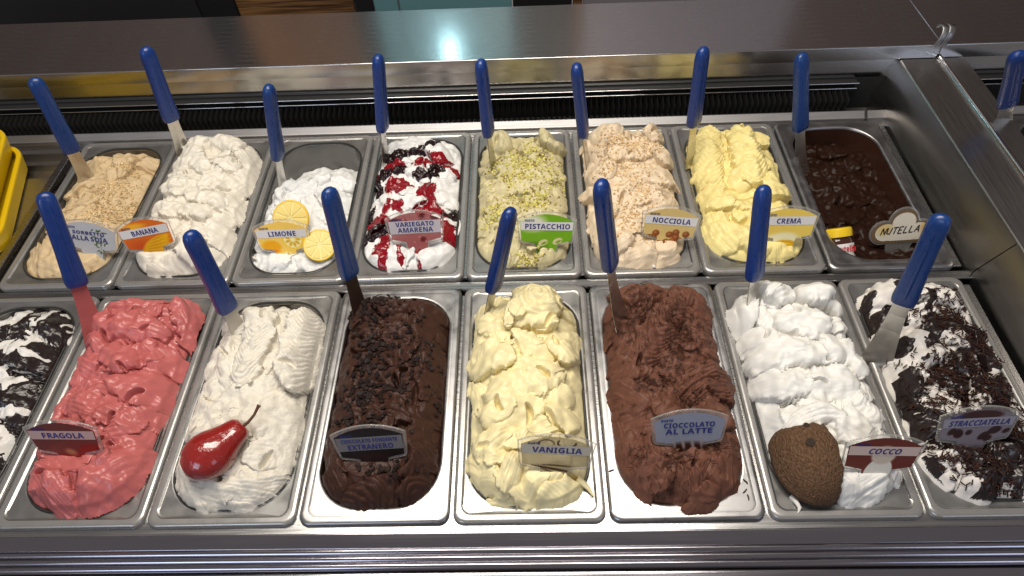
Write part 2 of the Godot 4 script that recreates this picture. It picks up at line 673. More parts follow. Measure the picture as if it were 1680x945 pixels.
func make_spade() -> Node3D:   # stands on its blade; origin where the handle begins, y along it
	var t := Node3D.new()
	var loops := []
	for e in [[0.0, 0.0104, 0.0060, 3.2], [0.0015, 0.0123, 0.0075, 3.2], [0.008, 0.0132, 0.0080, 3.4], [0.02, 0.0125, 0.0080, 3.6], [0.05, 0.0113, 0.0078, 3.8], [0.085, 0.0108, 0.0078, 3.6], [0.108, 0.0111, 0.0080, 3.0], [0.1165, 0.0104, 0.0076, 2.7], [0.1215, 0.0087, 0.0063, 2.4], [0.1242, 0.0057, 0.0043, 2.2], [0.1252, 0.0022, 0.0017, 2.0]]:
		loops.append(superloop(e[0], e[1], e[2], e[3]))
	var grip := put("handle", loft(loops, true, true, true), mats.blue, t)
	# raised grip spine down the front and back
	for s in [-1, 1]:
		var sp := []
		for e in [[0.012, 0.0012, 0.0006], [0.02, 0.0022, 0.0012], [0.06, 0.002, 0.0012], [0.1, 0.0018, 0.001], [0.112, 0.0008, 0.0004]]:
			var l := PackedVector3Array()
			for i in 8:
				var a := TAU * i / 8
				l.append(Vector3(cos(a) * e[1], e[0], s * 0.0077 + sin(a) * e[2]))
			sp.append(l)
		put("grip_spine", loft(sp, true, true, true), mats.blue, grip)
	loops = []
	for e in [[0.004, 0.0087, 0.0, 0.0009], [-0.02, 0.0092, 0.0002, 0.0008], [-0.045, 0.0110, 0.001, 0.0007], [-0.07, 0.0140, 0.003, 0.0006], [-0.09, 0.0166, 0.0055, 0.0005], [-0.12, 0.0181, 0.01, 0.0004], [-0.135, 0.0168, 0.0125, 0.0003]]:
		loops.append(PackedVector3Array([Vector3(e[1], e[0], e[2] - e[3]), Vector3(e[1], e[0], e[2] + e[3]), Vector3(-e[1], e[0], e[2] + e[3]), Vector3(-e[1], e[0], e[2] - e[3])]))
	loops.reverse()
	put("blade", loft(loops, true, true, true, true), mats.blade, t)
	return t

const LUMPS := {
	"F1": [
		["D", 0.0744, -0.0985, 1.0488, 0.1172, 0.042, 0, 0.0273, -0.003, 0, 3, 0.001, 0],
		["D", -0.0147, -0.1236, -0.0519, 0.0918, 0.024, 0, 0.0147, -0.0029, 0, 2, 0.0008, -0.0044],
		["D", -0.0048, -0.0829, 0.1507, 0.1168, 0.036, 0, 0.0179, -0.0014, 0, 2, 0.0008, -0.0047],
		["D", -0.0373, -0.0624, 0.8293, 0.0523, 0.02, 0, 0.0126, -0.0042, 0, 3, 0.001, -0.0009],
		["D", 0.0031, -0.0394, 0.6818, 0.0639, 0.038, 0, 0.0179, 0.0057, 0, 1, 0.0003, 0.0041],
		["D", 0.0347, -0.0448, 0.7611, 0.0376, 0.026, 0, 0.0126, 0.0025, 0, 2, 0.0006, -0.0027],
		["D", 0.0626, -0.0366, 0.5632, 0.0533, 0.03, 0, 0.0147, 0.0004, 0, 2, 0.0006, -0.0025],
		["D", -0.0195, -0.024, 0.4862, 0.0574, 0.038, 0, 0.0084, -0.0021, 0, 3, 0.001, -0.0025],
		["D", 0.0497, 0.0025, 0.2032, 0.0933, 0.046, 0, 0.0147, -0.0032, 0, 2, 0.0005, 0.0048],
		["D", -0.0082, 0.0229, 0.3441, 0.091, 0.04, 0, 0.0116, 0.0029, 0, 3, 0.001, 0.0027],
		["R", 0.05, 0.036, -0.6267, 0.0491, 0.04, 0, 0.0095, 0.0022, 0, 8.5, 0.0008, -0.0022],
		["D", 0.047, 0.1143, -0.8885, 0.0999, 0.058, 3, 0.0179, -0.0026, 0, 2, 0.0006, 0.0017],
		["D", 0.0736, 0.0973, 0.8851, 0.0947, 0.026, 0, 0.0095, 0.0017, 0, 2, 0.0005, 0.0025],
		["D", -0.0152, 0.1256, 0.8116, 0.0867, 0.036, 0, 0.0147, 0.0042, 0, 5, 0.0013, -0.0046],
		["D", -0.0061, 0.0932, 0.5161, 0.0469, 0.022, 0, 0.0095, 0.0008, 0, 3, 0.001, 0.0012],
		["D", 0.0846, 0.0912, 0.1468, 0.0356, 0.018, 0, 0.0084, 0, 0, 2, 0.001, -0.0021],
	],
	"F2": [
		["R", -0.0028, -0.0515, 1.6346, 0.1178, 0.04, 0, 0.0179, -0.0004, 0, 18.7, 0.0017, -0.0056],
		["R", 0.0562, -0.0574, 1.5727, 0.1343, 0.042, 0, 0.0242, 0.008, 0, 20.4, 0.0017, 0.0067],
		["D", 0.0281, 0.0345, 0.5255, 0.1157, 0.064, 0, 0.0095, 0.0003, 0, 1, 0.0002, -0.0014],
		["R", 0.0865, 0.0609, 1.4104, 0.1179, 0.038, 0, 0.0105, 0.0033, 0, 17, 0.0015, 0.0006],
		["R", 0.0841, 0.0946, 1.5775, 0.0855, 0.03, 0, 0.0105, 0.0031, 0, 15.3, 0.0013, 0.0028],
		["D", 0.0189, 0.1324, 0.0748, 0.1295, 0.038, -2, 0.0105, 0.0001, 0, 6, 0.0012, -0.0007],
		["D", -0.0363, -0.0397, 1.2011, 0.0646, 0.026, 0, 0.0084, 0.0006, 0, 3, 0.0007, -0.0004],
		["D", -0.0589, 0.037, -1.0852, 0.0545, 0.024, 0, 0.0074, -0.0019, 0, 3, 0.0008, -0.0011],
		["D", -0.0375, 0.128, 0.9383, 0.0621, 0.024, 0, 0.0095, 0.0022, 0, 4, 0.001, -0.0033],
		["D", 0.0588, 0.1161, -0.4079, 0.0424, 0.022, 0, 0.0084, -0.0029, 0, 4, 0.001, 0.0008],
	],
	"F3": [
		["D", -0.0211, -0.1155, -0.0772, 0.0913, 0.052, 0, 0.0158, -0.0026, 0, 2, 0.0008, 0.0004],
		["D", 0.0525, -0.112, 0.1527, 0.0491, 0.034, 0, 0.0116, -0.0003, 0, 1, 0.0004, -0.0014],
		["R", 0.0046, -0.0821, 0.825, 0.0342, 0.036, 0, 0.0084, 0.0032, 0, 6.8, 0.0008, -0.0019],
		["D", -0.0554, -0.0175, 1.4086, 0.0937, 0.03, 0, 0.0095, -0.0006, 0, 1, 0.0005, -0.0021],
		["D", 0.0615, -0.019, 1.1491, 0.0908, 0.034, 0, 0.0105, 0.0011, 0, 5, 0.001, -0.0018],
		["D", 0.0543, 0.0063, 1.0925, 0.0683, 0.03, 0, 0.0095, -0.001, 0, 6, 0.001, 0.0018],
		["R", -0.0049, 0.1392, -0.5088, 0.0719, 0.046, 0, 0.0179, -0.0024, 0, 8.5, 0.0025, 0.0008],
		["R", 0.0532, 0.1367, -2.1373, 0.0446, 0.042, 0, 0.0168, 0.0052, 0, 8.5, 0.0025, -0.0051],
		["R", 0.049, 0.0977, -0.5534, 0.049, 0.032, 0, 0.0168, -0.0056, 0, 8.5, 0.002, -0.0035],
		["D", -0.0425, 0.1236, 0.9861, 0.0603, 0.03, 0, 0.0105, 0.0021, 0, 6, 0.002, 0.0009],
		["D", -0.0506, 0.0951, 1.397, 0.0869, 0.026, 0, 0.0084, -0.0017, 0, 6, 0.001, -0.0011],
		["D", 0.007, 0.1443, 2.1315, 0.0389, 0.02, 0, 0.0084, -0.0021, 0, 3, 0.001, -0.0003],
	],
	"F4": [
		["D", -0.0384, -0.0755, 0.5082, 0.0499, 0.03, 0, 0.0126, -0.0044, 0, 2, 0.0005, 0.0019],
		["D", 0.0079, -0.0836, 0.0259, 0.0616, 0.028, 6, 0.0168, 0.0051, 0, 2, 0.0006, 0.0058],
		["D", -0.0415, -0.0277, -0.2892, 0.0588, 0.04, 0, 0.0168, 0.003, 0, 1, 0.0003, 0.0059],
		["D", 0.0124, -0.034, 0.7444, 0.0494, 0.028, 0, 0.0137, -0.005, 0, 2, 0.0006, -0.0022],
		["D", 0.0443, -0.0419, 0.8282, 0.0461, 0.034, 0, 0.0158, 0.0056, 0, 4, 0.0008, 0.0033],
		["D", 0.0118, -0.0125, 0.3889, 0.0578, 0.024, 0, 0.0126, -0.0009, 0, 2, 0.0006, 0.0042],
		["D", -0.0077, 0.0075, -0.4761, 0.102, 0.052, 4, 0.0189, 0.0017, 0, 2, 0.0005, 0.0046],
		["D", 0.0305, 0.0246, 0.2216, 0.0494, 0.034, 0, 0.0137, -0.0021, 0, 3, 0.0006, -0.0032],
		["D", -0.0135, 0.0469, -0.333, 0.0803, 0.046, -4, 0.0168, -0.0007, 0, 1, 0.0003, -0.0046],
		["D", 0.0414, 0.0518, 0.5269, 0.0397, 0.03, 0, 0.0137, -0.0012, 0, 2, 0.0006, 0.0048],
		["D", -0.0357, 0.0798, -0.6534, 0.0574, 0.034, 0, 0.0137, -0.0018, 0, 3, 0.0008, -0.0051],
		["D", -0.0172, 0.1116, -1.1994, 0.0458, 0.024, 0, 0.0126, -0.0044, 0, 3, 0.0009, -0.0032],
		["D", -0.037, 0.1216, 0.4819, 0.0382, 0.026, 12, 0.0105, 0.0023, 0, 4, 0.0009, -0.0011],
		["R", 0.0372, 0.1392, -0.2654, 0.0581, 0.034, 0, 0.0126, -0.002, 0, 10.2, 0.0008, -0.0039],
		["D", 0.0055, 0.1255, -0.7794, 0.0362, 0.022, 10, 0.0116, 0.0042, 0, 2, 0.0006, -0.0007],
		["D", -0.0285, 0.1463, 0.1241, 0.0373, 0.022, 0, 0.0084, -0.0019, 0, 3, 0.0007, -0.0028],
		["O", 0.0159, -0.1092, 0.582, 0.062, 0.062, 0, 0.0168, -0.004, 0.012, 4, 0.003, 0.002],
		["O", 0.0274, -0.1011, 0.9211, 0.024, 0.024, 0, 0.0105, 0, 0.018, 2, 0.0015, 0],
	],
	"F5": [
		["D", -0.0164, -0.1288, -0.1265, 0.0788, 0.052, 0, 0.021, -0.0071, 0, 4, 0.0009, -0.0053],
		["R", 0.0389, -0.1163, -0.2832, 0.0484, 0.044, 0, 0.0199, 0.0027, 0, 8.5, 0.0014, -0.0053],
		["R", 0.0574, -0.1005, 1.553, 0.0482, 0.034, 0, 0.0189, -0.0066, 0, 8.5, 0.0013, -0.0001],
		["R", -0.0064, -0.0545, 2.1658, 0.1203, 0.042, 0, 0.0199, -0.0038, 0, 17, 0.0017, 0.0075],
		["R", 0.049, -0.057, 1.1483, 0.0785, 0.04, 0, 0.0126, -0.0036, 0, 11.9, 0.0015, 0.0003],
		["D", -0.051, -0.0659, 1.2733, 0.0483, 0.03, 0, 0.0137, 0.0028, 0, 2, 0.0005, -0.0009],
		["D", 0.0364, 0.0122, -0.3603, 0.0862, 0.046, 6, 0.0199, 0.0074, 0, 8, 0.0024, -0.0003],
		["R", -0.0443, -0.0087, 0.2328, 0.0498, 0.034, 0, 0.0126, -0.0025, 0, 8.5, 0.0012, -0.0009],
		["D", -0.0504, 0.0274, 0.7948, 0.0558, 0.036, 0, 0.0137, -0.0048, 0, 5, 0.0016, -0.0008],
		["D", -0.0707, 0.0724, 1.4408, 0.0549, 0.03, 0, 0.0084, -0.0016, 0, 6, 0.0014, 0.0025],
		["D", 0.0437, 0.0487, 0.6642, 0.0475, 0.036, 0, 0.0147, 0.0037, 0, 4, 0.001, -0],
		["D", -0.0069, 0.044, -0.4579, 0.0423, 0.036, 0, 0.0126, -0.0045, 0, 2, 0.0007, -0.0024],
		["D", 0.0004, 0.1316, 1.5261, 0.0555, 0.03, 0, 0.0105, -0.0021, 0, 6, 0.0018, -0.0023],
		["D", 0.0227, 0.1484, 0.9544, 0.0384, 0.036, 0, 0.0168, -0.0034, 0.003, 2, 0.0009, 0.0047],
		["R", 0.0025, 0.1568, 1.1741, 0.0237, 0.022, 0, 0.0158, -0.0043, 0.004, 5.1, 0.0008, -0.0054],
		["D", -0.0314, 0.1189, 1.1082, 0.0301, 0.026, 0, 0.0095, 0.0031, 0, 3, 0.0012, 0.0005],
		["D", -0.0542, 0.1315, 1.3478, 0.0585, 0.024, 0, 0.0063, 0.0023, 0, 6, 0.0015, -0.0005],
		["D", 0.0553, 0.099, 1.6264, 0.076, 0.026, 0, 0.0095, 0.0029, 0, 4, 0.0012, 0.0011],
		["D", -0.039, 0.1017, 0.4327, 0.0434, 0.022, 0, 0.0095, 0.0021, 0, 3, 0.001, 0.0018],
	],
	"F6": [
		["D", -0.069, -0.0871, 0.8225, 0.0372, 0.044, 0, 0.0252, -0.0001, 0, 1, 0.0004, -0.0078],
		["R", -0.0196, -0.1135, 0.4941, 0.044, 0.04, 0, 0.0273, -0.006, 0, 6.8, 0.0013, 0.0078],
		["D", 0.0251, -0.1122, 0.3462, 0.0398, 0.044, 0, 0.0284, 0.0086, 0, 2, 0.0008, 0.0091],
		["D", 0.0514, -0.0951, 0.5794, 0.0248, 0.022, 0, 0.0199, -0.0025, 0, 2, 0.0006, 0.0024],
		["D", -0.0037, -0.066, 0.3924, 0.0622, 0.05, 0, 0.0252, 0.0057, 0, 3, 0.0006, 0.0027],
		["D", -0.0541, -0.0493, 0.5693, 0.0433, 0.036, 0, 0.0168, 0.004, 0, 2, 0.0006, 0.0004],
		["D", -0.0286, -0.0269, 0.0232, 0.0865, 0.048, 3, 0.0231, 0.0027, 0, 2, 0.0006, 0.0033],
		["D", 0.0268, -0.0257, 0.9848, 0.0398, 0.04, 0, 0.0221, -0.0039, 0, 1, 0.0004, 0.0071],
		["D", 0.0456, -0.0084, 0.7602, 0.0323, 0.03, 0, 0.0179, 0.0062, 0, 1, 0.0004, -0.0058],
		["D", -0.0436, 0.01, 0.3414, 0.0628, 0.042, 0, 0.0168, 0.006, 0, 4, 0.0008, 0.0059],
		["D", 0.0069, 0.0231, -0.1164, 0.0703, 0.046, 0, 0.0179, 0.0023, 0, 3, 0.0007, -0.0062],
		["R", 0.0333, 0.0464, 0.941, 0.0585, 0.04, 0, 0.0126, 0.0038, 0, 10.2, 0.0008, -0.0036],
		["D", -0.0247, 0.0561, -0.2429, 0.0769, 0.026, 10, 0.0158, 0.0056, 0, 3, 0.0011, 0.002],
		["D", 0.0238, 0.076, 0.6013, 0.049, 0.044, 0, 0.0147, -0.0049, 0, 3, 0.0006, -0.0037],
		["D", 0.0156, 0.1306, -0.4663, 0.0526, 0.04, 0, 0.0147, 0.0015, 0, 4, 0.0009, 0.0008],
		["D", 0.0071, 0.1271, 1.2014, 0.0366, 0.03, 8, 0.0137, 0.0026, 0, 3, 0.0009, 0.0044],
		["D", 0.0459, 0.1245, -0.7811, 0.0358, 0.026, 0, 0.0084, -0.0018, 0, 3, 0.0007, -0.0032],
	],
	"F7": [
		["D", -0.048, -0.1157, -0.075, 0.0587, 0.036, 0, 0.021, 0.0067, 0, 1, 0.0003, -0.0078],
		["D", 0.0061, -0.0973, -0.1672, 0.0607, 0.046, 0, 0.0179, 0.0051, 0, 1, 0.0003, -0.0052],
		["D", 0.0131, -0.0513, 0.6094, 0.0594, 0.046, 0, 0.0189, 0.0045, 0, 1, 0.0003, 0.0041],
		["D", -0.0397, -0.0264, -0.4975, 0.0632, 0.044, 0, 0.0158, 0.0045, 0, 1, 0.0003, 0.0006],
		["D", -0.0672, 0.0083, 0.3999, 0.0417, 0.046, 0, 0.0158, 0.0045, 0, 1, 0.0003, -0.0036],
		["D", 0.02, -0.0082, 0.2346, 0.0492, 0.05, 0, 0.0168, 0.0022, 0, 1, 0.0003, -0.0022],
		["D", -0.0534, 0.0532, -0.4157, 0.0653, 0.046, 0, 0.0126, 0.0038, 0, 1, 0.0003, 0.0026],
		["D", -0.0797, 0.0602, 1.6456, 0.0296, 0.028, 0, 0.0147, -0.0003, 0, 1, 0.0003, 0.0003],
		["D", 0.0229, 0.0319, 0.2259, 0.0476, 0.046, 0, 0.0147, -0.0053, 0, 1, 0.0003, -0.0052],
		["D", -0.0725, 0.1165, 1.232, 0.0451, 0.048, 0, 0.0147, 0.0011, 0, 4, 0.0005, -0.0001],
		["D", -0.0308, 0.137, 0.3003, 0.0303, 0.05, 0, 0.0126, 0.0035, 0, 1, 0.0003, 0.001],
		["D", 0.0141, 0.0942, 0.6413, 0.0314, 0.04, 0, 0.0126, -0.0035, 0, 1, 0.0003, -0.0013],
	],
	"F0": [
		["D", 0.0626, -0.0985, 0.2167, 0.0627, 0.05, 0, 0.021, 0.0043, 0, 1, 0.0004, 0.0004],
		["D", 0.0555, -0.0564, 0.296, 0.0819, 0.048, 0, 0.0158, -0.0059, 0, 1, 0.0004, 0.004],
		["D", 0.0956, -0.0116, 0.6462, 0.0709, 0.046, 0, 0.0168, 0.0042, 0, 1, 0.0004, -0.0053],
		["D", 0.073, 0.0211, 0.5024, 0.084, 0.05, 0, 0.0126, 0.0004, 0, 1, 0.0004, -0.0011],
		["D", 0.1068, 0.0532, 0.7101, 0.0592, 0.04, 0, 0.0105, 0.0023, 0, 1, 0.0003, -0.0015],
		["D", 0.0923, 0.0829, 0.6921, 0.0577, 0.04, 0, 0.0105, -0.0021, 0, 1, 0.0003, -0.0001],
	],
	"B1": [
		["O", 0.058, -0.1095, 0.6529, 0.044, 0.044, 0, 0.0147, 0.0052, 0, 2, 0.0003, -0.0045],
		["O", 0.0738, -0.0528, 0.6395, 0.044, 0.044, 0, 0.0126, -0.0037, 0, 2, 0.0003, 0.0012],
		["D", 0.0118, -0.1055, 0.7012, 0.061, 0.028, 0, 0.0105, 0.0031, 0, 1, 0.0004, 0.0001],
		["D", 0.0009, -0.0126, -0.59, 0.0572, 0.04, 0, 0.0105, -0.0005, 0, 1, 0.0004, 0.0029],
		["D", 0.0429, -0.0179, -0.7321, 0.0717, 0.04, 0, 0.0095, 0.002, 0, 1, 0.0004, -0.0031],
		["D", 0.0042, 0.0431, 0.7688, 0.0802, 0.04, 0, 0.0095, 0.0027, 0, 1, 0.0004, -0.0022],
		["D", 0.0532, 0.0162, -0.5734, 0.0303, 0.03, 0, 0.0084, -0.0013, 0, 1, 0.0004, 0.0021],
		["D", -0.004, 0.1301, 0.2497, 0.064, 0.034, 0, 0.0095, -0.0006, 0, 3, 0.0006, 0.0021],
		["D", 0.0595, 0.1321, -0.4428, 0.0325, 0.028, 0, 0.0105, -0.0027, 0, 2, 0.0004, 0.003],
	],
	"B2": [
		["D", -0.0168, -0.1196, -0.2744, 0.0718, 0.04, 0, 0.0168, -0.0041, 0, 4, 0.0008, -0.0045],
		["D", 0.0211, -0.111, 0.4384, 0.0633, 0.036, 0, 0.0189, -0.0001, 0, 2, 0.0005, -0.0023],
		["D", 0.0633, -0.0847, 0.8364, 0.0755, 0.036, 0, 0.0147, 0.0005, 0, 6, 0.0007, 0.0045],
		["D", -0.0352, -0.0797, 0.1125, 0.0521, 0.04, 0, 0.0137, 0.0022, 0, 3, 0.0006, -0.0051],
		["D", -0.0071, -0.0611, 0.4877, 0.0423, 0.026, 0, 0.0168, -0.0024, 0, 1, 0.0003, 0.0006],
		["D", 0.0331, -0.0674, 0.572, 0.0534, 0.036, 0, 0.0137, -0.0001, 0, 5, 0.0007, 0.0022],
		["D", 0.0729, -0.0375, 0.825, 0.0608, 0.036, 0, 0.0158, -0.0002, 0, 1, 0.0004, -0.0051],
		["D", -0.0361, -0.0208, -0.1453, 0.0469, 0.04, 0, 0.0158, -0.003, 0, 3, 0.0006, 0.0042],
		["D", 0.0254, 0.0084, 0.3861, 0.0707, 0.036, 8, 0.0147, -0.0016, 0, 3, 0.0008, 0.003],
		["D", 0.0687, 0.0198, 0.7247, 0.0512, 0.04, 0, 0.0147, 0.0054, 0, 5, 0.0007, 0.0014],
		["D", -0.0317, 0.0356, -0.2553, 0.0551, 0.04, 0, 0.0126, 0.0017, 0, 3, 0.0008, 0.001],
		["D", 0.019, 0.0418, 0.2779, 0.0465, 0.034, 8, 0.0168, -0.0024, 0, 1, 0.0004, 0.0053],
		["D", 0.0673, 0.0823, 0.5807, 0.0571, 0.044, 0, 0.0137, -0.0003, 0, 2, 0.0005, 0.0043],
		["D", 0.0301, 0.1152, 0.6506, 0.0542, 0.034, 0, 0.0168, -0.0025, 0, 1, 0.0003, 0.0047],
		["D", -0.0156, 0.1432, 0.43, 0.0499, 0.03, 0, 0.0063, 0, 0, 4, 0.0009, 0],
		["D", 0.0634, 0.1232, 0.3145, 0.0509, 0.036, 0, 0.0105, 0.0023, 0, 3, 0.0006, 0.0009],
	],
	"B3": [
		["D", -0.0284, -0.0618, 0.357, 0.0306, 0.03, 0, 0.016, -0.0007, 0, 1, 0.0003, -0.0044],
		["D", 0.0099, -0.0568, 0.9673, 0.0452, 0.032, 0, 0.015, 0.0031, 0, 2, 0.0004, -0.0016],
		["D", 0.0468, -0.0445, 0.232, 0.0464, 0.038, 0, 0.011, 0.0014, 0, 2, 0.0005, -0.0031],
		["D", -0.0197, -0.0192, -0.0809, 0.0704, 0.05, 0, 0.013, -0.0041, 0, 4, 0.0006, -0.0035],
		["D", 0.0442, 0, 0.5366, 0.0683, 0.044, 0, 0.01, 0.0023, 0, 6, 0.0007, -0.0024],
		["D", -0.0233, 0.1161, 0.3978, 0.0411, 0.034, 0, 0.01, 0.0031, 0, 3, 0.0008, -0.001],
		["D", 0.0365, 0.1248, 0.073, 0.0663, 0.028, 0, 0.01, 0.0006, 0, 5, 0.0007, -0.0011],
	],
	"B4": [
		["D", -0.0203, -0.123, -0.2114, 0.0742, 0.03, 0, 0.0126, 0.0012, 0, 2, 0.0005, -0.0039],
		["D", 0.035, -0.0889, 0.8956, 0.0539, 0.038, 0, 0.0179, -0.0013, 0, 2, 0.0005, 0.0059],
		["D", -0.0163, -0.0813, -0.1451, 0.0494, 0.034, 0, 0.0116, -0.0028, 0, 1, 0.0004, 0.0014],
		["D", 0.0309, -0.0433, 0.1822, 0.0613, 0.034, 0, 0.0147, -0.0019, 0, 1, 0.0004, -0.0022],
		["D", -0.035, -0.0285, -0.322, 0.0489, 0.04, 0, 0.0126, -0.0046, 0, 1, 0.0004, -0.0046],
		["D", -0.007, 0.0117, -0.3811, 0.0486, 0.038, 0, 0.0126, 0.0043, 0, 2, 0.0004, 0.0032],
		["D", 0.0533, 0.0086, 0.7474, 0.0506, 0.036, 0, 0.0116, 0.0026, 0, 4, 0.0006, 0.0027],
		["D", -0.0398, 0.0503, -0.3098, 0.0466, 0.04, 0, 0.0095, 0.0033, 0, 1, 0.0004, -0.0025],
		["D", -0.0268, 0.1224, 0.2768, 0.058, 0.044, 0, 0.0126, 0.0008, 0, 4, 0.0006, -0],
		["D", 0.0429, 0.1189, -0.474, 0.0583, 0.046, 0, 0.0137, 0.0008, 0, 2, 0.0005, 0.0045],
		["D", 0.0449, 0.0533, -0.2685, 0.0519, 0.03, 0, 0.0084, 0.0017, 0, 1, 0.0004, 0.003],
	],
	"B5": [
		["D", -0.033, -0.1049, 1.1926, 0.0517, 0.036, 0, 0.0189, -0.0055, 0, 2, 0.0006, 0.0022],
		["D", 0.0138, -0.0826, 1.0516, 0.0481, 0.034, 0, 0.0158, 0.0021, 0, 1, 0.0003, 0.0029],
		["R", 0.0408, -0.1091, 1.3092, 0.0315, 0.024, 0, 0.0252, 0.0023, 0, 3.4, 0.0007, 0.0063],
		["D", 0.0556, -0.0955, -0.0643, 0.0359, 0.024, -30, 0.0231, -0.0035, 0, 3, 0.0013, 0.0075],
		["D", -0.0109, -0.0418, 0.3225, 0.0621, 0.05, 0, 0.0137, -0.001, 0, 1, 0.0003, 0.001],
		["D", 0.0082, -0.0135, -0.3545, 0.0853, 0.054, 0, 0.0147, 0.0044, 0, 1, 0.0003, 0.0023],
		["D", 0.0417, 0.0243, 0.4767, 0.0564, 0.046, 0, 0.0126, -0.0018, 0, 2, 0.0005, -0.0026],
		["D", -0.0292, 0.0441, -0.2373, 0.0577, 0.046, 0, 0.0116, -0.0015, 0, 1, 0.0004, 0.0011],
		["D", 0.0127, 0.1002, 0.8461, 0.0411, 0.036, 0, 0.0116, 0.0044, 0, 2, 0.0006, 0.0035],
		["R", 0.0444, 0.13, -0.5473, 0.0513, 0.034, 0, 0.0105, -0.0008, 0, 8.5, 0.0006, -0.0008],
		["D", -0.0373, 0.1302, 0.5975, 0.0402, 0.034, 0, 0.0095, 0.0023, 0, 4, 0.0007, -0.0016],
	],
	"B6": [
		["O", -0.0305, -0.1147, 1.0748, 0.058, 0.058, 0, 0.021, -0.0014, 0, 3, 0.0012, -0.0078],
		["R", 0.0474, -0.1036, 0.8955, 0.0271, 0.034, 0, 0.0252, -0.0061, 0, 5.1, 0.0013, 0.0008],
		["D", 0.0564, -0.0641, 1.1649, 0.0353, 0.034, 0, 0.0189, 0.0028, 0, 3, 0.0007, 0.0016],
		["D", 0.0019, -0.0678, -0.0815, 0.0711, 0.044, 0, 0.0137, -0.0014, 0, 3, 0.0007, 0.0047],
		["O", -0.0435, -0.0218, 0.8984, 0.046, 0.046, 0, 0.0189, 0.0018, 0, 4, 0.0013, -0.0049],
		["D", -0.0621, 0.0129, 0.3201, 0.0365, 0.022, 0, 0.0179, -0.0059, 0, 2, 0.0006, 0.0064],
		["D", 0.0301, -0.0108, 0.4327, 0.0648, 0.046, 0, 0.0147, 0.0054, 0, 5, 0.0008, 0.0047],
		["D", -0.0092, 0.0305, 0.2741, 0.0668, 0.046, 0, 0.0126, 0.001, 0, 4, 0.0008, -0.0018],
		["R", 0.0405, 0.0448, 0.9848, 0.0574, 0.038, 0, 0.0137, -0.0042, 0, 10.2, 0.0008, -0.0025],
		["D", -0.0373, 0.1115, -0.3778, 0.0537, 0.044, 0, 0.0137, -0.0029, 0, 3, 0.0008, 0.0044],
		["D", -0.0042, 0.138, -0.2793, 0.0457, 0.034, 0, 0.0126, 0.0038, 0, 3, 0.0009, 0.0027],
		["O", 0.0344, 0.1264, 0.8812, 0.03, 0.03, 0, 0.0168, -0.0045, 0, 3, 0.001, -0.0033],
		["D", 0.0378, 0.1382, -0.4317, 0.0382, 0.022, 0, 0.0126, -0.0019, 0, 2, 0.0006, 0.0043],
	],
	"B7": [
		["R", -0.0422, -0.0522, 1.6899, 0.1316, 0.046, 0, 0.0179, -0.0046, 0, 15.3, 0.0014, 0.0039],
		["R", 0.0139, -0.0529, 1.6549, 0.1379, 0.048, 0, 0.0252, 0.0035, 0, 15.3, 0.0015, 0.0009],
		["O", 0.0178, -0.0296, 1.1628, 0.022, 0.022, 0, 0.021, 0.0073, 0, 3, 0.001, -0.0038],
		["D", -0.0565, 0.0286, 0.8792, 0.0436, 0.042, 0, 0.0105, 0.0002, 0, 6, 0.0009, -0.0027],
		["D", -0.0093, 0.0077, 0.8424, 0.0356, 0.028, 0, 0.0168, -0.0051, 0, 2, 0.0006, -0.006],
		["D", 0.0354, 0.0192, 0.9198, 0.0427, 0.04, 0, 0.0158, -0.0022, 0, 3, 0.0006, -0.0045],
		["D", -0.025, 0.0488, 0.2443, 0.0737, 0.028, 4, 0.0147, -0.0049, 0, 4, 0.0009, 0.0055],
		["D", -0.0565, 0.0956, 1.2076, 0.0772, 0.046, -6, 0.0126, -0.002, 0, 7, 0.0011, 0.0037],
		["D", -0.0166, 0.109, 0.6999, 0.0684, 0.04, 6, 0.0126, 0.0019, 0, 6, 0.001, 0.0022],
		["D", -0.0659, 0.1212, 1.13, 0.0846, 0.026, 0, 0.0095, 0.0011, 0, 4, 0.001, 0.0033],
		["D", 0.0214, 0.1272, 1.4554, 0.0563, 0.036, 0, 0.0095, 0.0027, 0, 6, 0.001, 0.0016],
	],
	"B8": [
		["D", 0.008, -0.1148, -0.1155, 0.0487, 0.03, 1.7987, 0.01, 0.0015, 0, 0, 0, 0.0017],
		["D", 0.0321, -0.0852, 1.0935, 0.0315, 0.022, 1.5706, 0.007, 0, 0, 0, 0, -0.0018],
		["D", -0.0294, -0.0234, 1.0317, 0.057, 0.026, 10.3301, 0.008, -0.0001, 0, 0, 0, -0.0026],
		["D", -0.0011, -0.0073, 0.8359, 0.0604, 0.028, -9.959, 0.008, 0.0023, 0, 0, 0, -0.0015],
		["D", -0.0448, 0.0302, 0.6131, 0.0557, 0.034, -3.2603, 0.009, 0.0012, 0, 0, 0, 0.0025],
		["D", -0.0001, 0.0286, -0.5679, 0.0564, 0.024, -5.1473, 0.006, -0.0005, 0, 0, 0, -0.0004],
		["D", -0.0075, -0.0706, 0.771, 0.0442, 0.022, -14.1585, 0.006, 0.0017, 0, 0, 0, -0.0022],
		["D", -0.0336, 0.0605, -0.1646, 0.062, 0.026, 13.8028, 0.006, -0.0016, 0, 0, 0, -0.0016],
	],
}
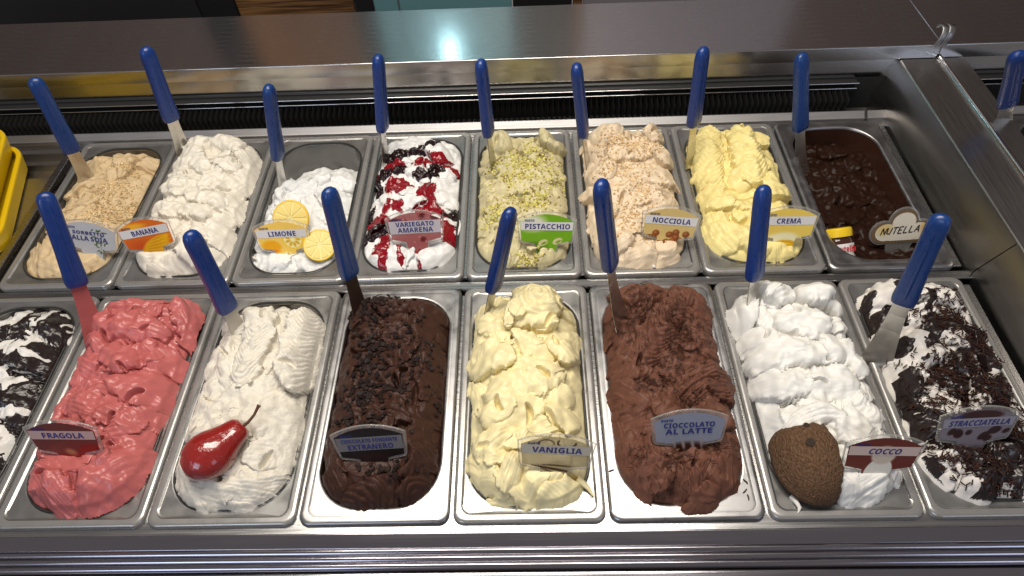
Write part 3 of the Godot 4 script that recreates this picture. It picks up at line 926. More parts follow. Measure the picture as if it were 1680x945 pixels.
const BLOBS := {
	"cherry": [
		["b", -0.0379, -0.0875, 0.0210, 0.0180, 1.00, 1.000, 0.000],
		["b", 0.0124, -0.1033, 0.0240, 0.0105, 1.00, 0.940, -0.342],
		["b", -0.0146, -0.0925, 0.0300, 0.0120, 1.00, 0.985, -0.174],
		["b", -0.0443, -0.0416, 0.0270, 0.0135, 1.10, 0.966, -0.259],
		["b", -0.0274, -0.0550, 0.0150, 0.0090, 1.00, 1.000, 0.000],
		["b", 0.0178, -0.0363, 0.0195, 0.0105, 1.00, 1.000, 0.000],
		["b", 0.0343, -0.0468, 0.0150, 0.0075, 0.90, 0.985, 0.174],
		["b", -0.0516, 0.0780, 0.0300, 0.0135, 1.10, 0.966, -0.259],
		["b", -0.0695, 0.0906, 0.0120, 0.0120, 1.00, 1.000, 0.000],
		["b", 0.0564, 0.0473, 0.0150, 0.0075, 1.00, 0.966, -0.259],
		["b", 0.0668, 0.0376, 0.0090, 0.0075, 1.00, 1.000, 0.000],
		["b", 0.0014, 0.1499, 0.0120, 0.0090, 1.20, 1.000, 0.000],
		["b", -0.0558, -0.0103, 0.0075, 0.0150, 0.80, 1.000, 0.000],
		["b", -0.0666, 0.0479, 0.0075, 0.0240, 0.70, 0.985, 0.174],
	],
	"syrup": [
		["b", -0.0277, -0.0133, 0.0240, 0.0150, 1.00, 0.940, -0.342],
		["b", 0.0202, -0.0674, 0.0300, 0.0135, 1.00, 0.996, -0.087],
		["b", 0.0549, -0.0573, 0.0180, 0.0090, 0.80, 0.985, 0.174],
		["b", 0.0207, -0.0007, 0.0150, 0.0210, 1.00, 0.985, 0.174],
		["b", 0.0283, 0.0362, 0.0240, 0.0105, 1.00, 0.985, 0.174],
		["b", 0.0426, 0.0455, 0.0210, 0.0075, 0.90, 0.966, 0.259],
		["b", 0.0275, 0.0259, 0.0120, 0.0090, 0.80, 1.000, 0.000],
		["b", -0.0209, 0.0318, 0.0090, 0.0135, 0.80, 1.000, 0.000],
		["b", -0.0398, 0.0426, 0.0045, 0.0270, 0.70, 0.940, 0.342],
		["b", -0.0341, 0.1035, 0.0120, 0.0240, 1.00, 0.985, 0.174],
		["b", -0.0332, 0.1322, 0.0075, 0.0210, 0.90, 1.000, 0.000],
		["b", 0.0595, 0.0830, 0.0120, 0.0240, 0.90, 0.985, -0.174],
		["b", -0.0082, 0.1239, 0.0037, 0.0180, 0.60, 0.985, -0.174],
		["b", -0.0424, -0.0585, 0.0270, 0.0150, 0.80, 1.000, 0.000],
		["b", 0.0201, 0.1394, 0.0045, 0.0075, 0.50, 1.000, 0.000],
		["b", -0.0485, 0.0610, 0.0210, 0.0120, 0.90, 1.000, 0.000],
	],
	"pistachio": [
		["b", 0.0135, -0.0507, 0.0300, 0.0260, 0.90, 1.000, 0.000],
		["b", -0.0059, -0.0168, 0.0240, 0.0160, 0.80, 1.000, 0.000],
		["b", -0.0391, -0.0458, 0.0140, 0.0160, 0.50, 1.000, 0.000],
		["b", 0.0501, -0.0145, 0.0200, 0.0240, 0.50, 1.000, 0.000],
		["b", 0.0120, 0.0301, 0.0280, 0.0160, 0.90, 1.000, 0.000],
		["b", -0.0421, 0.0596, 0.0160, 0.0200, 0.70, 1.000, 0.000],
		["b", 0.0218, -0.0022, 0.0500, 0.0600, 0.12, 1.000, 0.000],
		["b", 0.0084, 0.1341, 0.0160, 0.0080, 0.90, 1.000, 0.000],
		["b", 0.0189, 0.1209, 0.0100, 0.0080, 0.50, 1.000, 0.000],
	],
	"hazel": [
		["b", -0.0169, -0.0824, 0.0220, 0.0160, 0.90, 1.000, 0.000],
		["b", 0.0205, -0.0734, 0.0260, 0.0200, 0.80, 1.000, 0.000],
		["b", -0.0125, -0.0322, 0.0300, 0.0140, 0.70, 1.000, 0.000],
		["b", -0.0331, -0.0125, 0.0180, 0.0080, 0.60, 1.000, 0.000],
		["b", 0.0088, 0.0222, 0.0260, 0.0400, 0.40, 1.000, 0.000],
		["b", -0.0147, 0.0714, 0.0200, 0.0300, 0.50, 1.000, 0.000],
		["b", 0.0152, 0.1079, 0.0180, 0.0120, 0.50, 1.000, 0.000],
		["b", 0.0489, -0.0722, 0.0120, 0.0140, 0.40, 1.000, 0.000],
	],
	"hazelsoy": [
		["b", 0.0281, -0.0766, 0.0160, 0.0080, 0.80, 0.940, -0.342],
		["b", 0.0249, -0.0200, 0.0240, 0.0200, 0.80, 1.000, 0.000],
		["b", 0.0338, 0.0269, 0.0260, 0.0180, 0.90, 1.000, 0.000],
		["b", 0.0551, 0.0080, 0.0200, 0.0140, 0.80, 1.000, 0.000],
		["b", 0.0438, -0.0614, 0.0100, 0.0080, 0.50, 1.000, 0.000],
		["b", 0.0172, 0.1405, 0.0180, 0.0080, 0.25, 1.000, 0.000],
	],
	"flakes": [
		["b", -0.0212, -0.1080, 0.0200, 0.0140, 0.80, 1.000, 0.000],
		["b", -0.0351, -0.0938, 0.0140, 0.0140, 0.70, 1.000, 0.000],
		["b", -0.0204, -0.0429, 0.0160, 0.0180, 0.90, 1.000, 0.000],
		["b", -0.0243, -0.0170, 0.0140, 0.0140, 1.00, 1.000, 0.000],
		["b", 0.0395, -0.0504, 0.0140, 0.0080, 0.50, 1.000, 0.000],
		["b", 0.0417, -0.0241, 0.0160, 0.0120, 0.60, 1.000, 0.000],
		["b", -0.0197, 0.0161, 0.0240, 0.0160, 0.90, 1.000, 0.000],
		["b", 0.0088, 0.0127, 0.0180, 0.0120, 0.70, 1.000, 0.000],
		["b", -0.0318, 0.0318, 0.0140, 0.0100, 0.60, 1.000, 0.000],
		["b", -0.0213, 0.0551, 0.0240, 0.0080, 0.60, 1.000, 0.000],
		["b", 0.0205, 0.1132, 0.0240, 0.0080, 0.70, 0.940, 0.342],
		["b", 0.0119, -0.0248, 0.0400, 0.0600, 0.12, 1.000, 0.000],
		["b", 0.0680, 0.0337, 0.0140, 0.0300, 0.25, 1.000, 0.000],
	],
	"curls": [
		["b", -0.0182, -0.0951, 0.0220, 0.0240, 0.70, 1.000, 0.000],
		["b", -0.0442, -0.0678, 0.0200, 0.0140, 0.80, 1.000, 0.000],
		["b", 0.0178, -0.0572, 0.0260, 0.0260, 0.90, 1.000, 0.000],
		["b", 0.0087, -0.0226, 0.0180, 0.0200, 0.70, 1.000, 0.000],
		["b", -0.0105, 0.0100, 0.0200, 0.0120, 0.80, 1.000, 0.000],
		["b", -0.0257, 0.0177, 0.0160, 0.0080, 0.80, 1.000, 0.000],
		["b", 0.0135, 0.0342, 0.0160, 0.0120, 0.70, 1.000, 0.000],
		["b", -0.0281, -0.0766, 0.0300, 0.0300, 0.50, 1.000, 0.000],
		["b", 0.0041, -0.0399, 0.0500, 0.0800, 0.20, 1.000, 0.000],
		["b", -0.0116, 0.1063, 0.0260, 0.0100, 0.80, 1.000, 0.000],
		["b", 0.0376, 0.0863, 0.0160, 0.0140, 0.60, 1.000, 0.000],
		["b", -0.0221, 0.1328, 0.0300, 0.0200, 0.40, 1.000, 0.000],
		["b", -0.0496, 0.0989, 0.0140, 0.0100, 0.50, 1.000, 0.000],
	],
	"vermicelli": [
		["b", 0.0188, -0.0793, 0.0240, 0.0200, 0.90, 1.000, 0.000],
		["b", -0.0236, -0.0851, 0.0140, 0.0100, 0.40, 1.000, 0.000],
		["b", 0.0288, -0.0344, 0.0240, 0.0200, 1.00, 1.000, 0.000],
		["b", -0.0132, -0.0018, 0.0240, 0.0200, 1.00, 1.000, 0.000],
		["b", -0.0335, 0.0139, 0.0240, 0.0140, 1.00, 1.000, 0.000],
		["b", 0.0142, 0.0149, 0.0200, 0.0160, 0.90, 1.000, 0.000],
		["b", -0.0027, 0.0379, 0.0260, 0.0140, 1.00, 1.000, 0.000],
		["b", -0.0687, -0.0031, 0.0200, 0.0140, 0.35, 1.000, 0.000],
		["b", -0.0459, 0.0447, 0.0260, 0.0100, 0.90, 1.000, 0.000],
		["b", -0.0187, 0.0747, 0.0400, 0.0200, 0.90, 1.000, 0.000],
		["b", -0.0371, 0.1024, 0.0400, 0.0160, 1.00, 1.000, 0.000],
		["b", -0.0147, 0.1229, 0.0260, 0.0240, 0.80, 1.000, 0.000],
		["b", -0.0697, 0.0880, 0.0200, 0.0080, 0.30, 1.000, 0.000],
		["b", -0.0547, 0.1289, 0.0300, 0.0120, 0.25, 1.000, 0.000],
		["b", 0.0235, 0.0682, 0.0200, 0.0400, 0.80, 1.000, 0.000],
	],
	"choc7": [
		["b", -0.0515, -0.0905, 0.0220, 0.0080, 1.00, 0.866, -0.500],
		["b", -0.0712, -0.0770, 0.0160, 0.0100, 1.00, 1.000, 0.000],
		["b", -0.0183, -0.0991, 0.0100, 0.0100, 0.70, 1.000, 0.000],
		["b", 0.0453, -0.1069, 0.0160, 0.0060, 0.80, 0.985, 0.174],
		["b", 0.0113, -0.0613, 0.0300, 0.0140, 1.00, 0.985, 0.174],
		["b", -0.0564, -0.0365, 0.0180, 0.0140, 1.00, 0.866, -0.500],
		["b", 0.0179, -0.0094, 0.0340, 0.0160, 1.00, 1.000, 0.000],
		["b", -0.0166, 0.0062, 0.0260, 0.0160, 1.00, 1.000, 0.000],
		["b", -0.0650, 0.0593, 0.0300, 0.0100, 1.00, 1.000, 0.000],
		["b", -0.0316, 0.0745, 0.0440, 0.0200, 1.00, 1.000, 0.000],
		["b", -0.0055, 0.1029, 0.0360, 0.0300, 1.00, 1.000, 0.000],
		["b", -0.0846, 0.0401, 0.0120, 0.0080, 0.90, 1.000, 0.000],
		["b", 0.0275, 0.0308, 0.0260, 0.0180, 1.00, 0.940, 0.342],
		["b", 0.0429, -0.0341, 0.0160, 0.0200, 0.80, 1.000, 0.000],
		["b", 0.0201, 0.0754, 0.0200, 0.0400, 1.00, 1.000, 0.000],
		["b", -0.0139, -0.0530, 0.0100, 0.0140, 0.80, 1.000, 0.000],
	],
	"choc0": [
		["b", 0.0540, -0.1134, 0.0180, 0.0100, 1.00, 0.940, -0.342],
		["b", 0.0482, -0.0988, 0.0120, 0.0140, 1.00, 1.000, 0.000],
		["b", 0.0937, -0.0977, 0.0140, 0.0050, 0.90, 0.940, 0.342],
		["b", 0.0555, -0.0655, 0.0260, 0.0140, 1.00, 1.000, 0.000],
		["b", 0.0445, -0.0386, 0.0300, 0.0160, 1.00, 1.000, 0.000],
		["b", 0.0899, -0.0420, 0.0200, 0.0140, 1.00, 1.000, 0.000],
		["b", 0.0091, -0.0950, 0.0200, 0.0060, 0.90, 0.866, -0.500],
		["b", 0.0882, -0.0115, 0.0240, 0.0160, 1.00, 1.000, 0.000],
		["b", 0.1076, -0.0197, 0.0140, 0.0120, 1.00, 1.000, 0.000],
		["b", 0.0578, 0.0046, 0.0300, 0.0140, 1.00, 1.000, 0.000],
		["b", 0.0960, 0.0218, 0.0140, 0.0100, 0.80, 1.000, 0.000],
		["b", 0.0924, 0.0454, 0.0060, 0.0140, 0.90, 0.940, 0.342],
		["b", 0.0888, 0.0683, 0.0140, 0.0140, 0.90, 1.000, 0.000],
		["b", 0.1071, 0.0534, 0.0060, 0.0160, 0.80, 0.985, 0.174],
		["b", 0.1093, 0.0098, 0.0160, 0.0080, 0.90, 0.940, -0.342],
		["b", 0.0588, 0.0370, 0.0160, 0.0160, 0.90, 1.000, 0.000],
	],
}
const SPADES := [
	["F1", -0.4785, 0.0811, 0.0476, 0.0642, 0.9250, -0.3744, 0],
	["F2", -0.2871, 0.0586, 0.0751, -0.0157, 0.9864, -0.1634, 20],
	["F3", -0.1319, 0.0830, 0.0442, -0.0071, 0.9710, -0.2388, 35],
	["F4", 0.0452, 0.0619, 0.0545, 0.2148, 0.9591, -0.1843, 65],
	["F5", 0.1853, 0.1243, 0.0729, -0.1576, 0.9820, -0.1041, 62],
	["F6", 0.3700, 0.0662, 0.0503, -0.0804, 0.9336, -0.3492, 55],
	["F7", 0.5137, 0.0977, 0.1143, -0.0663, 0.9855, -0.1561, 0],
	["B1", -0.6136, 0.0657, -0.2304, 0.1075, 0.9907, -0.0836, 0],
	["B2", -0.4685, 0.0787, -0.2842, 0.1429, 0.9892, -0.0317, 20],
	["B3", -0.2891, 0.0576, -0.2115, 0.1963, 0.9776, -0.0759, 60],
	["B4", -0.1338, 0.0617, -0.2661, 0.1292, 0.9877, -0.0879, 65],
	["B5", 0.0351, 0.0802, -0.2251, -0.0256, 0.9997, 0.0008, 70],
	["B6", 0.1780, 0.0711, -0.2286, -0.1378, 0.9898, 0.0371, 75],
	["B7", 0.3427, 0.0779, -0.2355, -0.0752, 0.9958, -0.0522, 60],
	["B8", 0.5184, 0.0434, -0.2590, -0.2407, 0.9527, -0.1853, 45],
	["R1", 0.8039, 0.0874, -0.2483, -0.4779, 0.8480, 0.2292, 20],
]
const SIGNS := {
	"B1": [-0.5431, 0.0350, -0.0812, -0.1704, 0.0752],
	"B2": [-0.4525, 0.0450, -0.0727, 0.1648, 0.0851],
	"B3": [-0.2620, 0.0300, -0.0764, 0.0173, 0.0860],
	"B4": [-0.0677, 0.0450, -0.0735, 0.0300, 0.0812],
	"B5": [0.1169, 0.0450, -0.0637, -0.0392, 0.0820],
	"B6": [0.2882, 0.0450, -0.0682, -0.1103, 0.0782],
	"B7": [0.4469, 0.0450, -0.0626, -0.0156, 0.0737],
	"B8": [0.6308, 0.0000, -0.0878, 0.0429, 0.0822],
	"F1": [-0.4323, 0.0500, 0.2381, -0.0325, 0.0844],
	"F3": [-0.0864, 0.0500, 0.2504, 0.0653, 0.0833],
	"F4": [0.1152, 0.0550, 0.2663, -0.0878, 0.0797],
	"F5": [0.2593, 0.0550, 0.2409, 0.0433, 0.0805],
	"F6": [0.4537, 0.0550, 0.2731, -0.0429, 0.0793],
	"F7": [0.5631, 0.0550, 0.2428, 0.0516, 0.0808],
}
const PANS := {
	"F0": [-0.5975, 0.1625, 0.1680, 0.3220],
	"B1": [-0.5905, -0.1735, 0.1680, 0.3200],
	"F1": [-0.4255, 0.1625, 0.1700, 0.3220],
	"B2": [-0.4203, -0.1735, 0.1665, 0.3200],
	"F2": [-0.2543, 0.1625, 0.1665, 0.3220],
	"B3": [-0.2515, -0.1735, 0.1650, 0.3200],
	"F3": [-0.0848, 0.1625, 0.1665, 0.3220],
	"B4": [-0.0838, -0.1735, 0.1645, 0.3200],
	"F4": [0.0853, 0.1625, 0.1675, 0.3220],
	"B5": [0.0833, -0.1735, 0.1635, 0.3200],
	"F5": [0.2560, 0.1625, 0.1680, 0.3220],
	"B6": [0.2495, -0.1735, 0.1630, 0.3200],
	"F6": [0.4253, 0.1625, 0.1645, 0.3220],
	"B7": [0.4188, -0.1735, 0.1695, 0.3200],
	"F7": [0.5930, 0.1625, 0.1650, 0.3220],
	"B8": [0.5930, -0.1735, 0.1730, 0.3200],
}

# ------------------------------------------------------------------ the steel case
func extr(called: String, parent: Node, pts: Array, x0: float, x1: float, mat: Material, hard := true) -> MeshInstance3D:
	var pr := PackedVector2Array()
	for p in pts:
		pr.append(Vector2(p[0], p[1]))
	return put(called, extrude_x(pr, x0, x1, hard), mat, parent)

func bar(called: String, parent: Node, x0: float, x1: float, y0: float, y1: float, z0: float, z1: float, mat: Material, bevel := 0.0015) -> MeshInstance3D:
	return put(called, box(Vector3(x1 - x0, y1 - y0, z1 - z0), bevel), mat, parent, Transform3D(Basis.IDENTITY, Vector3((x0 + x1) / 2, (y0 + y1) / 2, (z0 + z1) / 2)))

func make_case() -> void:
	var t := thing("display_case", "stainless steel gelato display case holding both rows of pans", "display case")
	# front sill with its three round ribs
	var sill := [[0.3285, -0.03], [0.3285, -0.012], [0.3285, -0.006]]
	extr("inner_ledge", t, [[0.3315, -0.007], [0.3, -0.007]], -1.1, 1.1, mats.steel)
	extr("front_sill", t, [[0.3468, -0.0075], [0.346, -0.0058], [0.3335, -0.0028], [0.3322, -0.0024], [0.3315, -0.0032], [0.3312, -0.009]], -1.1, 1.1, mats.sill, false)
	var rib := []
	for r in 3:
		for i in 9:
			var a := PI * (i + 0.5) / 9
			rib.append([0.3466 + 0.0069 * (2 - r) + 0.00345 - 0.00345 * cos(a) * -1.0, -0.0088 - 0.002 * (2 - r) + 0.0032 * sin(a) - 0.001 * cos(a)])
	extr("ribbed_rail", t, rib, -1.1, 1.1, mats.sill, false)
	extr("front_apron", t, [[0.45, -0.05], [0.43, -0.021], [0.372, -0.017], [0.368, -0.0165], [0.3665, -0.02]], -1.1, 1.1, mats.sill, false)
	# the rails that carry the pans
	for z in [[-0.014, 0.0005], [-0.345, -0.325], [0.318, 0.332]]:
		bar("cross_rail", t, -1.1, 0.7, -0.013, -0.0075, z[0], z[1], mats.steel)
	for k in PANS:
		var p: Array = PANS[k]
		var x: float = p[0] + p[2] / 2 + 0.0015
		bar("pan_rail", t, x - 0.012, x + 0.012, -0.014, -0.008, p[1] - p[3] / 2 + 0.008, p[1] + p[3] / 2 - 0.008, mats.steel)
	bar("well_floor", t, -1.1, 0.72, -0.16, -0.15, -0.37, 0.33, mats.steel_dark)
	# behind the pans: slanted ledge, vent, louvres
	extr("rear_ledge", t, [[-0.3375, -0.01], [-0.339, -0.0015], [-0.3415, -0.0005], [-0.349, 0.006], [-0.3505, 0.006], [-0.362, -0.003]], -1.1, 0.662, mats.ledge, true)
	extr("rear_ledge", t, [[-0.3375, -0.01], [-0.339, -0.0015], [-0.3415, -0.0005], [-0.349, 0.006], [-0.3505, 0.006], [-0.362, -0.003]], 0.667, 0.7, mats.ledge, true)
	extr("vent_back", t, [[-0.356, -0.05], [-0.405, -0.03], [-0.41, 0.03]], -1.1, 0.75, mats.black)
	var v := PackedVector3Array()
	var idx := PackedInt32Array()
	var x := -1.1
	while x < 0.64:
		for q in [[0.0, 0.0045], [0.0045, -0.0045]]:
			var s := v.size()
			v.append_array([Vector3(x + q[0], -0.02, -0.366), Vector3(x + q[0] + q[1], 0.012, -0.372), Vector3(x + q[0], -0.02, -0.395), Vector3(x + q[0] + q[1], 0.017, -0.395)])
			idx.append_array([s, s + 1, s + 2, s + 2, s + 1, s + 3])
		x += 0.0095
	var fins := put("vent_fins", mesh_of(v, idx), mats.vent, t)
	fins.set_meta("kind", "stuff")
	for y in [0.0175, 0.0275]:
		put("louvre", tube(PackedVector3Array([Vector3(-1.1, y, -0.396), Vector3(0.66, y, -0.396)]), PackedFloat32Array([0.0009]), 8), mats.chrome, t)
		bar("louvre_blade", t, -1.1, 0.66, y - 0.0016, y - 0.0006, -0.425, -0.3965, mats.vent, 0.0004)
	# the long cover behind: lip, face and top, in two lengths that meet at the divider
	for seg in [[-1.4, 0.7845, "cover"], [0.7865, 1.5, "cover"]]:
		extr("cover_face", t, [[-0.43, 0.0215], [-0.419, 0.0225], [-0.4275, 0.058]], seg[0], seg[1], mats.steel_beam)
		extr("cover_lip", t, [[-0.4285, 0.0562], [-0.4195, 0.0562], [-0.4187, 0.0568], [-0.4226, 0.077], [-0.4231, 0.0782], [-0.4245, 0.0785]], seg[0], seg[1], mats.steel_beam, false)
		extr("cover_top", t, [[-0.4245, 0.0785], [-0.5905, 0.0785], [-0.5925, 0.0775], [-0.5935, 0.07], [-0.5935, -0.3]], seg[0], seg[1], mats.cover_top, true)
	# the divider on the right: side wall, two top strips and the tube between them
	var wall := PackedVector3Array([Vector3(0.697, -0.15, 0.33), Vector3(0.697, 0.002, 0.33), Vector3(0.7215, 0.0555, 0.33), Vector3(0.697, -0.15, -0.43), Vector3(0.697, 0.002, -0.43), Vector3(0.7215, 0.0555, -0.43)])
	for zz in [[0.33, -0.0045], [-0.006, -0.43]]:   # two sheets with a seam between the rows
		var la := PackedVector3Array()
		var lb := PackedVector3Array()
		for i in 3:
			la.append(Vector3(wall[i].x, wall[i].y, zz[1]))
			lb.append(Vector3(wall[i].x, wall[i].y, zz[0]))
		put("side_wall", loft([la, lb], false), mats.side_wall, t)
	for e in [[0.722, 0.786], [0.792, 0.832]]:
		bar("divider_strip", t, e[0], e[1], 0.047, 0.057, -0.4185, 0.45, mats.divider, 0.0025)
	put("divider_tube", tube(PackedVector3Array([Vector3(0.789, 0.057, -0.416), Vector3(0.789, 0.0575, 0.45)]), PackedFloat32Array([0.0052]), 14), mats.chrome, t)
	bar("divider_core", t, 0.74, 0.828, -0.2, 0.046, -0.41, 0.44, mats.steel_dark)
	extr("rear_ledge", t, [[-0.3375, -0.01], [-0.339, -0.0015], [-0.3415, -0.0005], [-0.349, 0.006], [-0.3505, 0.006], [-0.362, -0.003]], 0.84, 1.5, mats.ledge, true)
	for y in [0.0175, 0.0275]:
		put("louvre", tube(PackedVector3Array([Vector3(0.84, y, -0.396), Vector3(1.5, y, -0.396)]), PackedFloat32Array([0.0009]), 8), mats.chrome, t)
		bar("louvre_blade", t, 0.84, 1.5, y - 0.0016, y - 0.0006, -0.425, -0.3965, mats.vent, 0.0004)
	extr("vent_back", t, [[-0.356, -0.05], [-0.405, -0.03], [-0.41, 0.03]], 0.835, 1.5, mats.black)
	bar("well_floor", t, 0.832, 1.5, -0.16, -0.15, -0.37, 0.33, mats.steel_dark)
	# empty bay on the left, closed with a stepped steel lid
	extr("bay_cover", t, [[-0.016, -0.012], [-0.02, -0.009], [-0.255, -0.009], [-0.262, -0.02], [-0.285, -0.02], [-0.287, -0.008], [-0.293, -0.008], [-0.295, -0.022], [-0.312, -0.022], [-0.314, -0.006], [-0.324, -0.006], [-0.326, -0.02], [-0.336, -0.02]], -1.3, -0.703, mats.steel_dark)
	bar("bay_edge", t, -0.7, -0.6865, -0.012, -0.0005, -0.33, -0.018, mats.steel)
	# hook clips over the joint of the cover
	for e in [[0.7745, 0.0], [0.7865, 0.006]]:
		var curve := [[-0.4215, 0.0765], [-0.4215, 0.0835], [-0.423, 0.0905], [-0.4265, 0.097], [-0.432, 0.1015], [-0.4385, 0.103], [-0.445, 0.101], [-0.4485, 0.096]]
		var path := PackedVector3Array()
		for q in curve:
			path.append(Vector3(e[0] + (q[1] - 0.0765) * 0.35, q[1] - 0.1 * e[1], q[0] - e[1] * 0.4))
		var loops := []
		for i in path.size():
			var d := (path[mini(i + 1, path.size() - 1)] - path[maxi(i - 1, 0)]).normalized()
			var n := d.cross(Vector3.RIGHT).normalized()
			var l := PackedVector3Array()
			for c in [[1, 1], [0.8, 1.25], [-0.8, 1.25], [-1, 1], [-1, -1], [1, -1]]:
				l.append(path[i] + Vector3.RIGHT * c[0] * 0.0046 + n * c[1] * 0.0017)
			loops.append(l)
		put("hook_clip", loft(loops, true, true, true), mats.steel_pan, t)

func make_back() -> void:
	var t := thing("back_cabinet", "row of dark, zebra wood and teal cabinet doors behind the steel cover", "cabinet", Vector3(0, -0.9, -1.2))
	for e in [["dark_panel", -2.6, -0.83, mats.cab_dark], ["upper_panel", -2.6, -0.83, mats.cab_brown], ["black_post", -0.826, -0.722, mats.cab_black], ["wood_panel", -0.718, -0.388, mats.cab_wood], ["black_post", -0.384, -0.334, mats.cab_black], ["teal_door", -0.33, -0.262, mats.cab_teal], ["teal_door", -0.258, 0.058, mats.cab_teal], ["black_post", 0.062, 0.228, mats.cab_black], ["wood_panel", 0.232, 0.258, mats.cab_wood], ["grey_panel", 0.262, 0.86, mats.cab_grey], ["brown_panel", 0.864, 2.6, mats.cab_brown]]:
		var y0 := 1.1 if e[0] == "upper_panel" else 0.0
		var y1 := 1.096 if e[0] == "dark_panel" else 2.6
		put(e[0], box(Vector3(e[2] - e[1], y1 - y0, 0.03), 0.003), e[3], t, Transform3D(Basis.IDENTITY, Vector3((e[1] + e[2]) / 2, (y0 + y1) / 2, 0)))
	var lamp := std(lin(0.5, 0.6, 0.6), 0.4)
	lamp.emission_enabled = true
	lamp.emission = Color(0.75, 0.95, 1.0)
	lamp.emission_energy_multiplier = 0.8
	var lt := put("cabinet_lamp", box(Vector3(0.025, 0.05, 0.012), 0.003), lamp, t, Transform3D(Basis.IDENTITY, Vector3(-0.125, 1.42, 0.022)))
	var lo := OmniLight3D.new()
	lo.name = "cabinet_glow"
	lo.light_energy = 0.006
	lo.light_color = Color(0.75, 0.95, 1.0)
	lo.light_size = 0.02
	lo.shadow_enabled = true
	add_child(lo)
	lo.position = Vector3(-0.125, 0.52, -1.14)
	var f := bar("floor", self, -2.6, 2.6, -0.92, -0.9, -1.2, 2.5, mats.cab_brown)
	f.set_meta("kind", "structure")

# ------------------------------------------------------------------ flavour signs
func smooth_poly(p: Array) -> PackedVector2Array:
	var o := PackedVector2Array()
	for e in p:
		o.append(Vector2(e[0], e[1]))
	return o

func sign_outline(inset: float) -> PackedVector2Array:
	var o := PackedVector2Array()
	var w := 0.041 - inset
	for i in 13:
		var a := i / 12.0 * 2 - 1
		o.append(Vector2(a * w, 0.013 + 0.0115 * (1 - a * a) - inset))
	o.append_array([Vector2(0.0375 - inset * 0.9, -0.019), Vector2(0.0355 - inset, -0.0225 + inset), Vector2(0.0165 - inset * 0.3, -0.0265 + inset), Vector2(0.0125 - inset * 0.5, -0.055 + inset), Vector2(-0.0125 + inset * 0.5, -0.055 + inset), Vector2(-0.0165 + inset * 0.3, -0.0265 + inset), Vector2(-0.0355 + inset, -0.0225 + inset), Vector2(-0.0375 + inset * 0.9, -0.019)])
	return o

func text(called: String, s: String, w: float, h: float, mat: Material, parent: Node, at: Vector3, italic := false, bold := true) -> void:
	var f := SystemFont.new()
	f.font_names = PackedStringArray(["Droid Sans"])
	f.font_weight = 700 if bold else 400
	f.font_italic = italic
	var m := TextMesh.new()
	m.text = s
	m.font = f
	m.font_size = 32
	m.pixel_size = h / 23.0
	m.depth = 0.0002
	m.curve_step = 2.0
	var a := m.get_aabb()
	var sc := minf(1.25, w / maxf(a.size.x, 0.0001))
	var b := Basis.from_scale(Vector3(sc, 1, 1))
	if italic:
		b = Basis(Vector3(sc, 0, 0), Vector3(0.18, 1, 0), Vector3(0, 0, 1))
	put(called, m, mat, parent, Transform3D(b, at - Vector3(a.get_center().x * sc, a.get_center().y, 0)))

# a small picture made of ellipses: [cx, cy, rx, ry, turn, colour, softness]
func picture(bg: Color, shapes: Array, band := []) -> ImageTexture:
	var W := 120
	var Hh := 112
	var im := Image.create(W, Hh, false, Image.FORMAT_RGBA8)
	im.fill(bg)
	for s in shapes:
		var ca := cos(s[4])
		var sa := sin(s[4])
		var R: float = maxf(s[2], s[3]) + 2
		for y in range(maxi(0, int(s[1] - R)), mini(Hh, int(s[1] + R) + 1)):
			for x in range(maxi(0, int(s[0] - R)), mini(W, int(s[0] + R) + 1)):
				var dx: float = x - s[0]
				var dy: float = y - s[1]
				var a: float = (dx * ca + dy * sa) / s[2]
				var b: float = (dy * ca - dx * sa) / s[3]
				var q := sqrt(a * a + b * b)
				var k := clampf((1.0 - q) * minf(s[2], s[3]) / s[6] , 0.0, 1.0)
				if k > 0:
					var c: Color = s[5]
					var o := im.get_pixel(x, y)
					var al := k * c.a
					im.set_pixel(x, y, Color(lerpf(o.r, c.r, al), lerpf(o.g, c.g, al), lerpf(o.b, c.b, al), maxf(o.a, al)))
	for y in Hh:
		for x in W:
			var o := im.get_pixel(x, y)
			var g := 1.0 + 0.06 * fine.get_noise_2d(x * 9.0, y * 9.0)
			im.set_pixel(x, y, Color(o.r * g, o.g * g, o.b * g, o.a))
	return ImageTexture.create_from_image(im)

